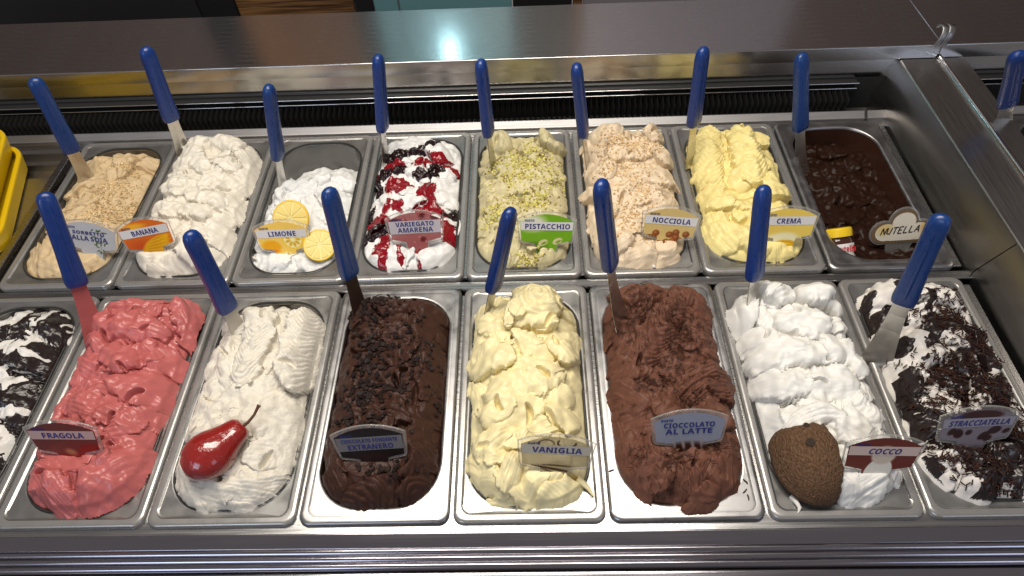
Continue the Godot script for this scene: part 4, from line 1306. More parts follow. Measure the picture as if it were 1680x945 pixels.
func sign_picture(k: String) -> ImageTexture:
	var s := []
	rng.seed = hash(k)
	match k:
		"B1":
			for i in 26:
				var a := rng.randf() * TAU
				s.append([84 + rng.randf_range(-16, 16), 40 + rng.randf_range(-26, 36), 5.5, 2.0, a, Color(0.27, 0.36, 0.2), 1.0])
			s.append([84, 46, 1.0, 36, 0.15, Color(0.3, 0.34, 0.22), 1.0])
			s.append([60, 98, 26, 16, 0, Color(0.85, 0.84, 0.82), 2.0])
			return picture(Color(0.72, 0.72, 0.73), s)
		"B2":
			s.append([40, 66, 50, 30, 0.2, Color(0.78, 0.3, 0.05), 20.0])
			for i in 6:
				s.append([80 - i * 4, 50 + i * 7, 40, 9, -0.25 + i * 0.09, Color(0.93 - i * 0.02, 0.7 - i * 0.02, 0.02), 3.0])
				s.append([78 - i * 4, 47 + i * 7, 30, 1.6, -0.25 + i * 0.09, Color(0.72, 0.48, 0.02), 1.5])
			s.append([40, 12, 40, 10, 0, Color(0.95, 0.68, 0.1), 6.0])
			return picture(Color(0.85, 0.42, 0.07), s)
		"B3":
			s.append([30, 58, 26, 18, 0, Color(0.93, 0.66, 0.05), 6.0])
			s.append([22, 70, 30, 7, 0, Color(0.86, 0.4, 0.02), 5.0])
			for c in [[82, 42, 24], [62, 88, 20]]:
				s.append([c[0], c[1], c[2], c[2], 0, Color(0.95, 0.78, 0.12), 1.5])
				s.append([c[0], c[1], c[2] - 2.5, c[2] - 2.5, 0, Color(0.97, 0.93, 0.68), 1.5])
				for i in 9:
					var a := TAU * i / 9
					s.append([c[0] + cos(a) * c[2] * 0.52, c[1] + sin(a) * c[2] * 0.52, c[2] * 0.34, c[2] * 0.17, a, Color(0.86, 0.68, 0.16), 2.0])
			return picture(Color(0.96, 0.8, 0.38), s)
		"B4":
			for i in 14:
				s.append([rng.randf_range(10, 110), rng.randf_range(5, 105), rng.randf_range(7, 16), rng.randf_range(6, 12), rng.randf() * 3, Color(rng.randf_range(0.3, 0.62), 0.08, 0.1, 0.85), 4.0])
			for i in 10:
				s.append([rng.randf_range(10, 110), rng.randf_range(5, 105), 4, 3, 0.4, Color(0.85, 0.6, 0.58, 0.8), 3.0])
			return picture(Color(0.66, 0.36, 0.36, 0.75), s)
		"B5":
			s.append([28, 20, 40, 26, 0, Color(0.86, 0.86, 0.78), 14.0])
			s.append([38, 80, 30, 20, 0, Color(0.3, 0.46, 0.08), 10.0])
			for c in [[52, 66], [84, 62], [66, 90], [50, 102]]:
				s.append([c[0], c[1], 13, 8, -0.5, Color(0.84, 0.8, 0.62), 2.0])
				s.append([c[0] + 2, c[1] + 1, 9, 3.5, -0.5, Color(0.45, 0.58, 0.12), 2.0])
			return picture(Color(0.44, 0.66, 0.1), s)
		"B6":
			for i in 34:
				var x := rng.randf_range(14, 106)
				var y := rng.randf_range(52, 110)
				s.append([x, y, 9, 8.5, 0, Color(0.5, 0.27, 0.12), 2.0])
				s.append([x - 1.5, y - 2, 6.5, 6, 0, Color(0.7, 0.44, 0.24), 5.0])
			return picture(Color(0.82, 0.72, 0.46), s)
		"B7":
			s.append([52, 72, 46, 22, -0.1, Color(0.93, 0.9, 0.72), 8.0])
			s.append([66, 84, 32, 14, 0.1, Color(0.86, 0.62, 0.04), 4.0])
			s.append([64, 80, 20, 5, 0.1, Color(0.96, 0.8, 0.2), 4.0])
			return picture(Color(0.9, 0.78, 0.36), s)
		"F1":
			for i in 9:
				s.append([rng.randf_range(16, 104), rng.randf_range(50, 105), 15, 18, rng.randf(), Color(0.5, 0.09, 0.09, 0.9), 4.0])
			s.append([62, 66, 14, 10, 0.5, Color(0.62, 0.42, 0.3), 6.0])
			return picture(Color(0.4, 0.18, 0.16), s)
		"F3":
			s.append([60, 70, 50, 20, 0.1, Color(0.16, 0.1, 0.09), 8.0])
			return picture(Color(0.1, 0.07, 0.07), s)
		"F4":
			s.append([58, 70, 52, 3.2, 0.18, Color(0.22, 0.13, 0.07, 1.0), 1.5])
			s.append([66, 82, 50, 2.6, 0.42, Color(0.25, 0.15, 0.08, 1.0), 1.5])
			s.append([62, 62, 42, 2.4, 0.03, Color(0.3, 0.2, 0.1, 1.0), 1.5])
			for i in 14:
				var a := i / 13.0 * 3.6
				s.append([76 + cos(a) * 15, 12 + sin(a) * 9, 2.6, 2.6, 0, Color(0.3, 0.22, 0.14, 1.0), 1.2])
				s.append([42 + cos(a) * 13, 15 - sin(a) * 9, 2.2, 2.2, 0, Color(0.36, 0.27, 0.18, 1.0), 1.2])
			return picture(Color(0.72, 0.66, 0.5, 0.55), s)
		"F5":
			s.append([60, 84, 54, 24, 0, Color(0.2, 0.09, 0.06), 10.0])
			for i in 4:
				s.append([36 + i * 16, 70, 4.5, 18, -0.2, Color(0.62, 0.57, 0.56, 0.9), 3.0])
			s.append([62, 100, 20, 12, 0, Color(0.45, 0.45, 0.5), 4.0])
			return picture(Color(0.56, 0.58, 0.63), s)
		"F6":
			s.append([62, 76, 24, 36, 0, Color(0.9, 0.88, 0.82), 2.0])
			s.append([62, 36, 22, 22, 0, Color(0.82, 0.76, 0.68), 4.0])
			s.append([60, 104, 14, 12, 0.3, Color(0.26, 0.08, 0.05), 4.0])
			return picture(Color(0.42, 0.17, 0.12), s)
		"F7":
			for i in 14:
				s.append([rng.randf_range(8, 112), rng.randf_range(44, 108), rng.randf_range(6, 15), rng.randf_range(5, 10), rng.randf() * 3, Color(0.2, 0.11, 0.11), 2.5])
			s.append([60, 12, 40, 12, 0, Color(0.24, 0.13, 0.13), 3.0])
			return picture(Color(0.5, 0.47, 0.5), s)
	return picture(Color(0.6, 0.6, 0.6), s)

const WORDS := {
	"B1": ["SORBETTO", "ALLA SOIA"], "B2": ["BANANA"], "B3": ["LIMONE"], "B4": ["VARIEGATO", "AMARENA"], "B5": ["PISTACCHIO"], "B6": ["NOCCIOLA"], "B7": ["CREMA"],
	"F1": ["FRAGOLA"], "F3": ["CIOCCOLATO FONDENTE", "EXTRANERO"], "F4": ["VANIGLIA"], "F5": ["CIOCCOLATO", "AL LATTE"], "F6": ["COCCO"], "F7": ["STRACCIATELLA"],
}
const SIGN_LABELS := {
	"B1": "clear sign with a green sprig reading SORBETTO ALLA SOIA in the beige soy gelato", "B2": "orange sign with yellow bananas reading BANANA", "B3": "yellow sign with lemon pictures reading LIMONE",
	"B4": "see-through red cherry sign reading VARIEGATO AMARENA", "B5": "bright green sign reading PISTACCHIO in the pale green gelato", "B6": "sign with brown hazelnuts reading NOCCIOLA", "B7": "yellow sign reading CREMA beside a blue spade handle",
	"F1": "dark red strawberry sign reading FRAGOLA in the pink gelato", "F3": "nearly black sign reading CIOCCOLATO FONDENTE EXTRANERO", "F4": "see-through sign with dark vanilla pods reading VANIGLIA", "F5": "pale blue grey sign reading CIOCCOLATO AL LATTE in the milk chocolate gelato",
	"F6": "red brown sign reading COCCO beside the coconut shell", "F7": "dark spotted sign reading STRACCIATELLA",
}

func make_sign(k: String) -> void:
	var e: Array = SIGNS[k]
	var t := thing("flavour_sign", SIGN_LABELS[k], "sign", Vector3(e[0], e[1], e[2]), "acrylic flavour signs")
	t.basis = Basis(Vector3.RIGHT, deg_to_rad(-22.0)) * Basis(Vector3.BACK, e[3])
	var pl := put("plate", plate(sign_outline(0.0), -0.0012, 0.0012), mats.acrylic, t)
	# bright polished edge of the sheet
	var o := sign_outline(-0.0001)
	var path := PackedVector3Array()
	for p in o:
		path.append(Vector3(p.x, p.y, 0))
	path.append(path[0])
	put("edge", tube(path, PackedFloat32Array([0.0009]), 6), mats.acrylic_edge, pl)
	var m := std(Color(1, 1, 1), 0.35)
	m.albedo_texture = sign_picture(k)
	if k in ["B4", "F4"]:
		m.transparency = BaseMaterial3D.TRANSPARENCY_ALPHA
	var pr := put("print", plate(sign_outline(0.0032), 0.00135, 0.0016), m, t)
	var w: Array = WORDS[k]
	var two := w.size() == 2
	var bh := 0.0195 if two else 0.0125
	var by := -0.0005 if two else 0.0035
	var bw := 0.0715
	var band := PackedVector2Array([Vector2(-bw / 2, by - bh / 2), Vector2(bw / 2, by - bh / 2), Vector2(bw / 2 + 0.001, by + bh / 2), Vector2(-bw / 2 - 0.001, by + bh / 2)])
	var bm: StandardMaterial3D = mats.white
	if k in ["F3", "F4", "F5", "F7", "F1", "F6", "B4"]:
		bm = std({"F3": lin(0.16, 0.15, 0.15), "F4": lin(0.5, 0.46, 0.38), "F5": lin(0.36, 0.38, 0.44), "F7": lin(0.3, 0.28, 0.32), "F1": lin(0.5, 0.34, 0.32), "F6": lin(0.62, 0.48, 0.42), "B4": lin(0.5, 0.46, 0.5)}[k], 0.4)
	if not k in ["B1", "F5"]:
		put("white_band", plate(band, 0.0017, 0.0019), bm, pr)
	text("small_word", "GUSTO", 0.013, 0.0032, mats.ink, pr, Vector3(-0.024, by + bh / 2 + 0.0022, 0.0019), true)
	if two:
		var narrow := k in ["F3", "B1"]
		text("lettering", w[0], 0.062 if narrow else 0.054, 0.0052 if narrow else 0.0068, mats.ink, pr, Vector3(0, by + 0.0048, 0.0021))
		text("lettering", w[1], 0.05, 0.0072, mats.ink, pr, Vector3(0, by - 0.0042, 0.0021))
	else:
		var ww: float = clampf(w[0].length() * 0.0066, 0.03, 0.062)
		text("lettering", w[0], ww, 0.0075, mats.ink, pr, Vector3(0.001, by - 0.0003, 0.0021), k in ["F6", "F7"])

func make_cloud_sign() -> void:
	var e: Array = SIGNS["B8"]
	var t := thing("flavour_sign", "cloud shaped brown and cream sign with handwritten black name in the dark hazelnut cream", "sign", Vector3(e[0], e[1], e[2]), "acrylic flavour signs")
	t.basis = Basis(Vector3.RIGHT, deg_to_rad(-22.0)) * Basis(Vector3.BACK, e[3])
	for layer in 3:
		var g: float = [0.0025, 0.0, 0.0][layer]
		var poly := PackedVector2Array()
		for c in [[-0.026, -0.006, 0.0165], [0.0, 0.012, 0.0185], [0.026, -0.006, 0.0165], [-0.008, -0.008, 0.018], [0.01, -0.008, 0.018]]:
			var cir := PackedVector2Array()
			for i in 28:
				var a := TAU * i / 28
				cir.append(Vector2(c[0] + cos(a) * (c[2] + g), maxf(c[1] + sin(a) * (c[2] + g), -0.0225 - g)))
			if poly.is_empty():
				poly = cir
			else:
				poly = Geometry2D.merge_polygons(poly, cir)[0]
		if layer == 2:   # the cream panel keeps an even border
			for i in poly.size():
				poly[i] = Vector2(poly[i].x * 0.885, (poly[i].y + 0.001) * 0.83 - 0.001)
		if layer == 0:
			var stem := PackedVector2Array([Vector2(-0.02, -0.02), Vector2(-0.013, -0.05), Vector2(0.013, -0.05), Vector2(0.02, -0.02)])
			poly = Geometry2D.merge_polygons(poly, stem)[0]
			put("plate", plate(poly, -0.0012, 0.0012), mats.acrylic, t)
		elif layer == 1:
			put("brown_border", plate(poly, 0.0013, 0.0017), std(lin(0.16, 0.1, 0.05), 0.4), t)
		else:
			var m := std(Color(1, 1, 1), 0.4)
			m.albedo_texture = picture(Color(0.86, 0.83, 0.76), [[18, 60, 24, 40, 0, Color(0.84, 0.74, 0.5), 14.0], [108, 60, 16, 34, 0, Color(0.82, 0.66, 0.4), 12.0], [96, 24, 12, 20, 0.4, Color(0.8, 0.68, 0.46), 8.0]])
			put("cream_panel", plate(poly, 0.0019, 0.0022), m, t)
	# felt pen letters, each drawn with a few strokes
	var pen := {"N": [[0, 0, 0.1, 1], [0.1, 1, 0.55, 0.05], [0.55, 0.05, 0.65, 1]], "U": [[0, 1, 0.05, 0.15], [0.05, 0.15, 0.5, 0.05], [0.5, 0.05, 0.6, 1]], "T": [[0, 0.95, 0.7, 1], [0.35, 0.98, 0.3, 0]], "E": [[0.05, 0, 0.1, 1], [0.1, 1, 0.6, 1], [0.08, 0.5, 0.5, 0.52], [0.05, 0, 0.6, 0.02]], "L": [[0.1, 1, 0.05, 0], [0.05, 0, 0.6, 0.03]], "A": [[0, 0, 0.35, 1], [0.35, 1, 0.65, 0], [0.12, 0.35, 0.55, 0.37]]}
	var x := -0.03
	for ch in "NUTELLA":
		var v := []
		for s in pen[ch]:
			v.append(tube(PackedVector3Array([Vector3(s[0] * 0.0095 + s[1] * 0.0018, s[1] * 0.0105, 0), Vector3(s[2] * 0.0095 + s[3] * 0.0018, s[3] * 0.0105, 0)]), PackedFloat32Array([0.0009]), 6))
		var st := SurfaceTool.new()
		for q in v:
			st.append_from(q, 0, Transform3D.IDENTITY)
		put("lettering", st.commit(), mats.blackink, t, Transform3D(Basis.from_scale(Vector3(1, 1, 0.35)), Vector3(x, -0.0085 + (x + 0.03) * 0.05, 0.0024)))
		x += 0.0078

# ------------------------------------------------------------------ toppings that stand on the cream
func make_pear() -> void:
	var a := Vector3(-0.2805, 0.04, 0.2745)
	var b := Vector3(-0.2366, 0.046, 0.2295)
	var t := thing("candied_pear", "glossy red candied pear with a brown stem on the white gelato", "pear", a)
	var d := (b - a).normalized()
	var s := d.cross(Vector3.UP).normalized()
	t.basis = Basis(s, d, s.cross(d))
	var loops := []
	for e in [[-0.008, 0.0], [-0.0072, 0.006], [-0.003, 0.0155], [0.005, 0.0225], [0.014, 0.0262], [0.024, 0.0268], [0.033, 0.0248], [0.042, 0.0208], [0.05, 0.0172], [0.057, 0.0152], [0.063, 0.0132], [0.067, 0.0095], [0.0682, 0.004], [0.067, 0.0]]:
		var l := PackedVector3Array()
		for i in 36:
			var an := TAU * i / 36
			var r: float = e[1] * (1 + 0.035 * sin(an * 2 + e[0] * 30) + 0.02 * sin(an * 3 + e[0] * 90))
			l.append(Vector3(cos(an) * r, e[0], sin(an) * r))
		loops.append(l)
	put("flesh", loft(loops), mats.pear, t)
	put("stem", tube(PackedVector3Array([Vector3(0, 0.064, 0), Vector3(0.001, 0.073, 0.0), Vector3(0.0, 0.083, 0.002), Vector3(-0.003, 0.091, 0.004), Vector3(-0.0035, 0.0935, 0.005)]), PackedFloat32Array([0.0026, 0.0018, 0.0016, 0.0019, 0.0026]), 8), mats.stem, t)

func make_coconut() -> void:
	var t := thing("coconut_shell", "broken brown half coconut shell lying on the white coconut gelato", "coconut", Vector3(0.396, -0.005, 0.263))
	var n := 40
	var mrows := 26
	var v := PackedVector3Array()
	var idx := PackedInt32Array()
	for j in mrows + 1:
		var el := PI / 2 * (1.0 - float(j) / mrows * 1.12)
		for i in n:
			var az := TAU * i / n
			var r := 1.0 + 0.02 * fine.get_noise_3d(cos(az) * 60 * cos(el), sin(el) * 60, sin(az) * 60 * cos(el))
			r -= 0.05 * exp(-pow((az - 4.5) / 0.25, 2) - pow((el - 0.75) / 0.16, 2)) + 0.05 * exp(-pow((az - 4.3) / 0.2, 2) - pow((el - 0.3) / 0.16, 2))
			var p := Vector3(cos(az) * cos(el) * 0.042, sin(el) * 0.057, sin(az) * cos(el) * 0.051) * r
			# the broken side on the right
			var edge := 0.021 - (4.0 if p.z < 0.006 else 1.5) * (p.z - 0.006) * (p.z - 0.006) - 0.0012 * sin(p.z * 260) - 0.001 * sin(p.y * 410 + 1)
			if p.z < -0.024:
				edge -= 0.006 * sin((p.z + 0.024) * 190)
			if p.x > edge:
				p.x = edge - minf(0.004, (p.x - edge) * 0.15)
			# wedged against the wall of the pan
			for _n in 4:
				var s := opening(p.x - 0.0293, p.z + 0.1005) + 0.0012
				if s > 0.0 and p.y < 0.012:
					var g := Vector2(opening(p.x - 0.0283, p.z + 0.1005) - opening(p.x - 0.0303, p.z + 0.1005), opening(p.x - 0.0293, p.z + 0.1015) - opening(p.x - 0.0293, p.z + 0.0995)).normalized()
					p.x -= g.x * s
					p.z -= g.y * s
			v.append(p)
	for j in mrows:
		for i in n:
			var a := j * n + i
			var b := j * n + (i + 1) % n
			idx.append_array([a, b, a + n, b, b + n, a + n])
	put("shell", mesh_of(v, idx), mats.coconut, t)
	for e in [[Vector3(-0.0105, 0.0548, -0.004), 0.0032], [Vector3(-0.006, 0.0475, -0.027), 0.0022]]:
		var l := []
		for q in [[1.5, -0.0012], [1.0, -0.0003], [0.7, -0.0006], [0.4, -0.0012], [0.0, -0.0014]]:
			var lo := PackedVector3Array()
			for i in 14:
				var an := TAU * i / 14
				lo.append(Vector3(cos(an) * e[1] * q[0], q[1], sin(an) * e[1] * q[0]))
			l.append(lo)
		var up: Vector3 = (e[0] / Vector3(0.00185, 0.0021, 0.0031)).normalized()
		var sx := up.cross(Vector3.BACK).normalized()
		put("eye", loft(l), mats.coco_eye, t, Transform3D(Basis(sx, up, sx.cross(up)), e[0] + up * 0.0024))

func make_lemon(at: Vector3, r: float, nrm: Vector3, label: String) -> void:
	var t := thing("lemon_slice", label, "lemon slice", at, "lemon slices on the white gelato")
	var n := nrm.normalized()
	var s := n.cross(Vector3(0.3, 0, -1)).normalized()
	t.basis = Basis(s, n, s.cross(n))
	var loops := []
	for e in [[0.9, -0.0025], [0.985, -0.0022], [1.0, -0.001], [1.0, 0.001], [0.985, 0.0022], [0.95, 0.0026], [0.9, 0.0024]]:
		var l := PackedVector3Array()
		for i in 40:
			var a := TAU * i / 40
			l.append(Vector3(cos(a) * r * e[0], e[1], sin(a) * r * e[0]))
		loops.append(l)
	put("rind", loft(loops), mats.rind, t)
	loops = []
	for e in [[0.93, 0.0021], [0.5, 0.0021], [0.02, 0.0021]]:
		var l := PackedVector3Array()
		for i in 40:
			var a := TAU * i / 40
			l.append(Vector3(cos(a) * r * e[0], e[1], sin(a) * r * e[0]))
		loops.append(l)
	put("pith", loft(loops), mats.pith, t)
	for k in 9:
		var a0 := TAU * k / 9 + 0.035
		var a1 := TAU * (k + 1) / 9 - 0.035
		var l0 := PackedVector3Array()
		var l1 := PackedVector3Array()
		var m := (a0 + a1) / 2
		var pts := [[0.1, m]]
		for i in 6:
			pts.append([0.86, lerpf(a0 + 0.03, a1 - 0.03, i / 5.0)])
		for p in pts:
			l0.append(Vector3(cos(p[1]) * r * p[0], 0.0018, sin(p[1]) * r * p[0]))
			var q := Vector3(cos(m), 0, sin(m)) * r * 0.55
			l1.append((Vector3(cos(p[1]) * r * p[0], 0, sin(p[1]) * r * p[0]) - q) * 0.9 + q + Vector3.UP * 0.0029)
		put("segment", loft([l0, l1], true, false, true), mats.pulp, t)

func make_jar() -> void:
	var t := thing("spread_jar", "mini glass jar of chocolate spread with yellow lid and white label", "jar", Vector3(0.547, -0.0405, -0.048))
	t.basis = Basis.from_euler(Vector3(-0.86, 0.05, 0.08))
	var loops := []
	for e in [[0.0, 0.014], [0.001, 0.0175], [0.006, 0.0195], [0.03, 0.0198], [0.038, 0.0192], [0.042, 0.0178], [0.045, 0.0168], [0.05, 0.0165]]:
		loops.append(superloop(e[0], e[1], e[1] * 0.94, 2.2, 36))
	put("glass", loft(loops, true, true, true), mats.jar, t)
	loops = []
	for e in [[0.046, 0.0186], [0.0465, 0.0192], [0.057, 0.0192], [0.0585, 0.0184], [0.059, 0.017]]:
		var l := PackedVector3Array()
		for i in 72:
			var a := TAU * i / 72
			var r: float = e[1] + (0.00025 if i % 2 and e[0] < 0.058 and e[0] > 0.0463 else 0.0)
			l.append(Vector3(cos(a) * r, e[0], sin(a) * r))
		loops.append(l)
	put("lid", loft(loops, true, false, true), std(lin(0.75, 0.5, 0.01), 0.35), t)
	loops = []
	for e in [0.008, 0.036]:
		var l := PackedVector3Array()
		for i in 16:
			var a := lerpf(0.35, 2.8, i / 15.0)
			l.append(Vector3(cos(a) * 0.0201, e, sin(a) * 0.0192))
		l.reverse()
		loops.append(l)
	loops.reverse()
	var lb := put("label", loft(loops, false), std(lin(0.7, 0.69, 0.67), 0.45), t)
	text("lettering", "nutella", 0.026, 0.0088, std(lin(0.5, 0.02, 0.02), 0.4), lb, Vector3(0.0, 0.029, 0.0201))
	put("label_picture", plate(smooth_poly([[-0.008, 0.012], [0.003, 0.011], [0.008, 0.016], [0.004, 0.021], [-0.006, 0.02]]), 0.0196, 0.0201), std(lin(0.22, 0.09, 0.04), 0.4), lb)

func make_trays() -> void:
	for k in 2:
		var t := thing("yellow_tray", ["lower yellow plastic tray at the left edge, mostly covered by another", "upper yellow plastic tray with a dark inside at the left edge"][k], "tray", [Vector3(-0.856, 0.0, -0.155), Vector3(-0.872, 0.026, -0.17)][k], "stacked yellow trays")
		t.rotation.y = 0.3
		var loops := []
		for e in [[-0.006, -0.006, 0.04], [0.0, 0.018, 0.045], [0.0, 0.0215, 0.045], [-0.0015, 0.023, 0.0435], [-0.0065, 0.023, 0.039], [-0.008, 0.0215, 0.037], [-0.009, 0.004, 0.036], [-0.03, 0.003, 0.02]]:
			loops.append(rr(0.14 + e[0], 0.125 + e[0], e[2], e[1]))
		put("shell", loft(loops, true, false, true), mats.yellow, t)
		if k:
			loops = []
			for e in [[-0.0095, 0.019], [-0.03, 0.0205], [-0.09, 0.021]]:
				loops.append(rr(0.14 + e[0], 0.125 + e[0], 0.034, e[1]))
			put("dark_filling", loft(loops, true, false, true), std(lin(0.05, 0.012, 0.01), 0.3), t)

func make_strays() -> void:
	for e in [
		["strawberry_drip", "small pink drip on the rim below the strawberry gelato", "drip", [[-0.4155, -0.004, 0.3], [-0.415, 0.0025, 0.3035], [-0.4165, 0.0018, 0.3085], [-0.4175, 0.0006, 0.3125]], [0.004, 0.0045, 0.003, 0.0008], cream(lin(0.46, 0.122, 0.116), 0.38)],
		["vanilla_curl", "thin pale yellow curl hanging over the rim of the vanilla pan", "drip", [[0.139, 0.008, 0.279], [0.1455, 0.006, 0.2835], [0.151, 0.003, 0.288], [0.156, 0.001, 0.2955], [0.152, 0.001, 0.2965]], [0.004, 0.0035, 0.0026, 0.0012, 0.0006], cream(lin(0.8, 0.7, 0.4), 0.4)],
		["coconut_drip", "little white drip on the rim below the coconut shell", "drip", [[0.372, -0.002, 0.299], [0.3735, 0.0014, 0.306], [0.3755, 0.0008, 0.3115], [0.3725, 0.0004, 0.317]], [0.004, 0.0026, 0.0022, 0.0006], cream(lin(0.7, 0.68, 0.64), 0.4)],
		["banana_fleck", "off white fleck on the rim at the right of the banana gelato", "drip", [[-0.3115, 0.0006, -0.062], [-0.309, 0.0012, -0.06], [-0.306, 0.0006, -0.0575]], [0.001, 0.0024, 0.0008], cream(lin(0.68, 0.63, 0.53), 0.4)],
		["hazelnut_fleck", "pale fleck on the rim in front of the hazelnut gelato", "drip", [[0.2625, 0.0004, -0.0275], [0.2655, 0.0012, -0.0262], [0.268, 0.0004, -0.025]], [0.0012, 0.0032, 0.001], cream(lin(0.7, 0.68, 0.64), 0.4)],
		["cherry_pan_streak", "white streak on the rim at the right of the cherry gelato", "drip", [[-0.012, 0.0004, -0.125], [-0.0105, 0.001, -0.115], [-0.0115, 0.0008, -0.105], [-0.013, 0.0004, -0.095]], [0.0006, 0.0015, 0.0019, 0.0005], cream(lin(0.7, 0.69, 0.67), 0.4)],
	]:
		var o: Vector3 = Vector3(e[3][0][0], e[3][0][1], e[3][0][2])
		var path := PackedVector3Array()
		for q in e[3]:
			path.append(Vector3(q[0], q[1], q[2]) - o)
		var m := put(e[0], tube(path, PackedFloat32Array(e[4]), 9), e[5], self, Transform3D(Basis.IDENTITY, o))
		tag(m, e[1], e[2], "drips on the pan rims")
	var dark := std(lin(0.03, 0.014, 0.01), 0.5)
	var k := 0
	for e in [[0.1782, 0.2672, 0.3, "left of the milk chocolate gelato"], [0.3245, 0.282, 2.2, "right of the milk chocolate gelato, highest of three"], [0.3215, 0.2925, 0.7, "right of the milk chocolate gelato, middle of three"], [0.3235, 0.2995, 1.6, "right of the milk chocolate gelato, lowest of three"], [0.4945, 0.285, 1.0, "right of the coconut gelato"]]:
		var m := put("stray_sprinkle", tube(PackedVector3Array([Vector3(-0.0032, 0, 0), Vector3(-0.001, 0.0003, 0.0003), Vector3(0.0032, 0, 0)]), PackedFloat32Array([0.0005, 0.0008, 0.0006]), 6), dark, self, Transform3D(Basis(Vector3.UP, e[2]), Vector3(e[0], 0.0012, e[1])))
		tag(m, "dark stray sprinkle on the rim " + e[3], "sprinkle", "stray sprinkles on the rims")

# ------------------------------------------------------------------ build
func build_gelato(k: String, called: String, label: String, p: Dictionary, mat: Material) -> Array:
	var c: Array = PANS[k]
	var t := thing(called, label, "gelato", Vector3(c[0], 0, c[1]), "mounds of gelato in the pans")
	p.lumps = LUMPS.get(k, [])
	if SIGNS.has(k) and k != "B8":
		p.signs = [[SIGNS[k][0] - c[0], SIGNS[k][2] - c[1] + 0.004, SIGNS[k][1] - 0.0285]]
	var F := sculpt(p)
	put("mound", mound_mesh(F), mat, t)
	return [t, F]

func strip(a: Array) -> Array:
	var o := []
	for e in a:
		o.append(e.slice(1))
	return o

func gauss(a: Array, w := 1.0) -> Array:   # blobs for scatter: centre, radii, weight
	var o := []
	for e in a:
		o.append([e[1], e[2], e[3], e[4], e[5] * w])
	return o

func sauce(t: Node, F: Dictionary, called: String, blobs: Array, thick: float, wob: float, freq: float, base: float, sd: float, mat: Material) -> void:
	for own in patches(F, sauce_lift(F, strip(blobs), thick, wob, freq, base, sd)):
		put(called, mound_mesh(F, own), mat, t)

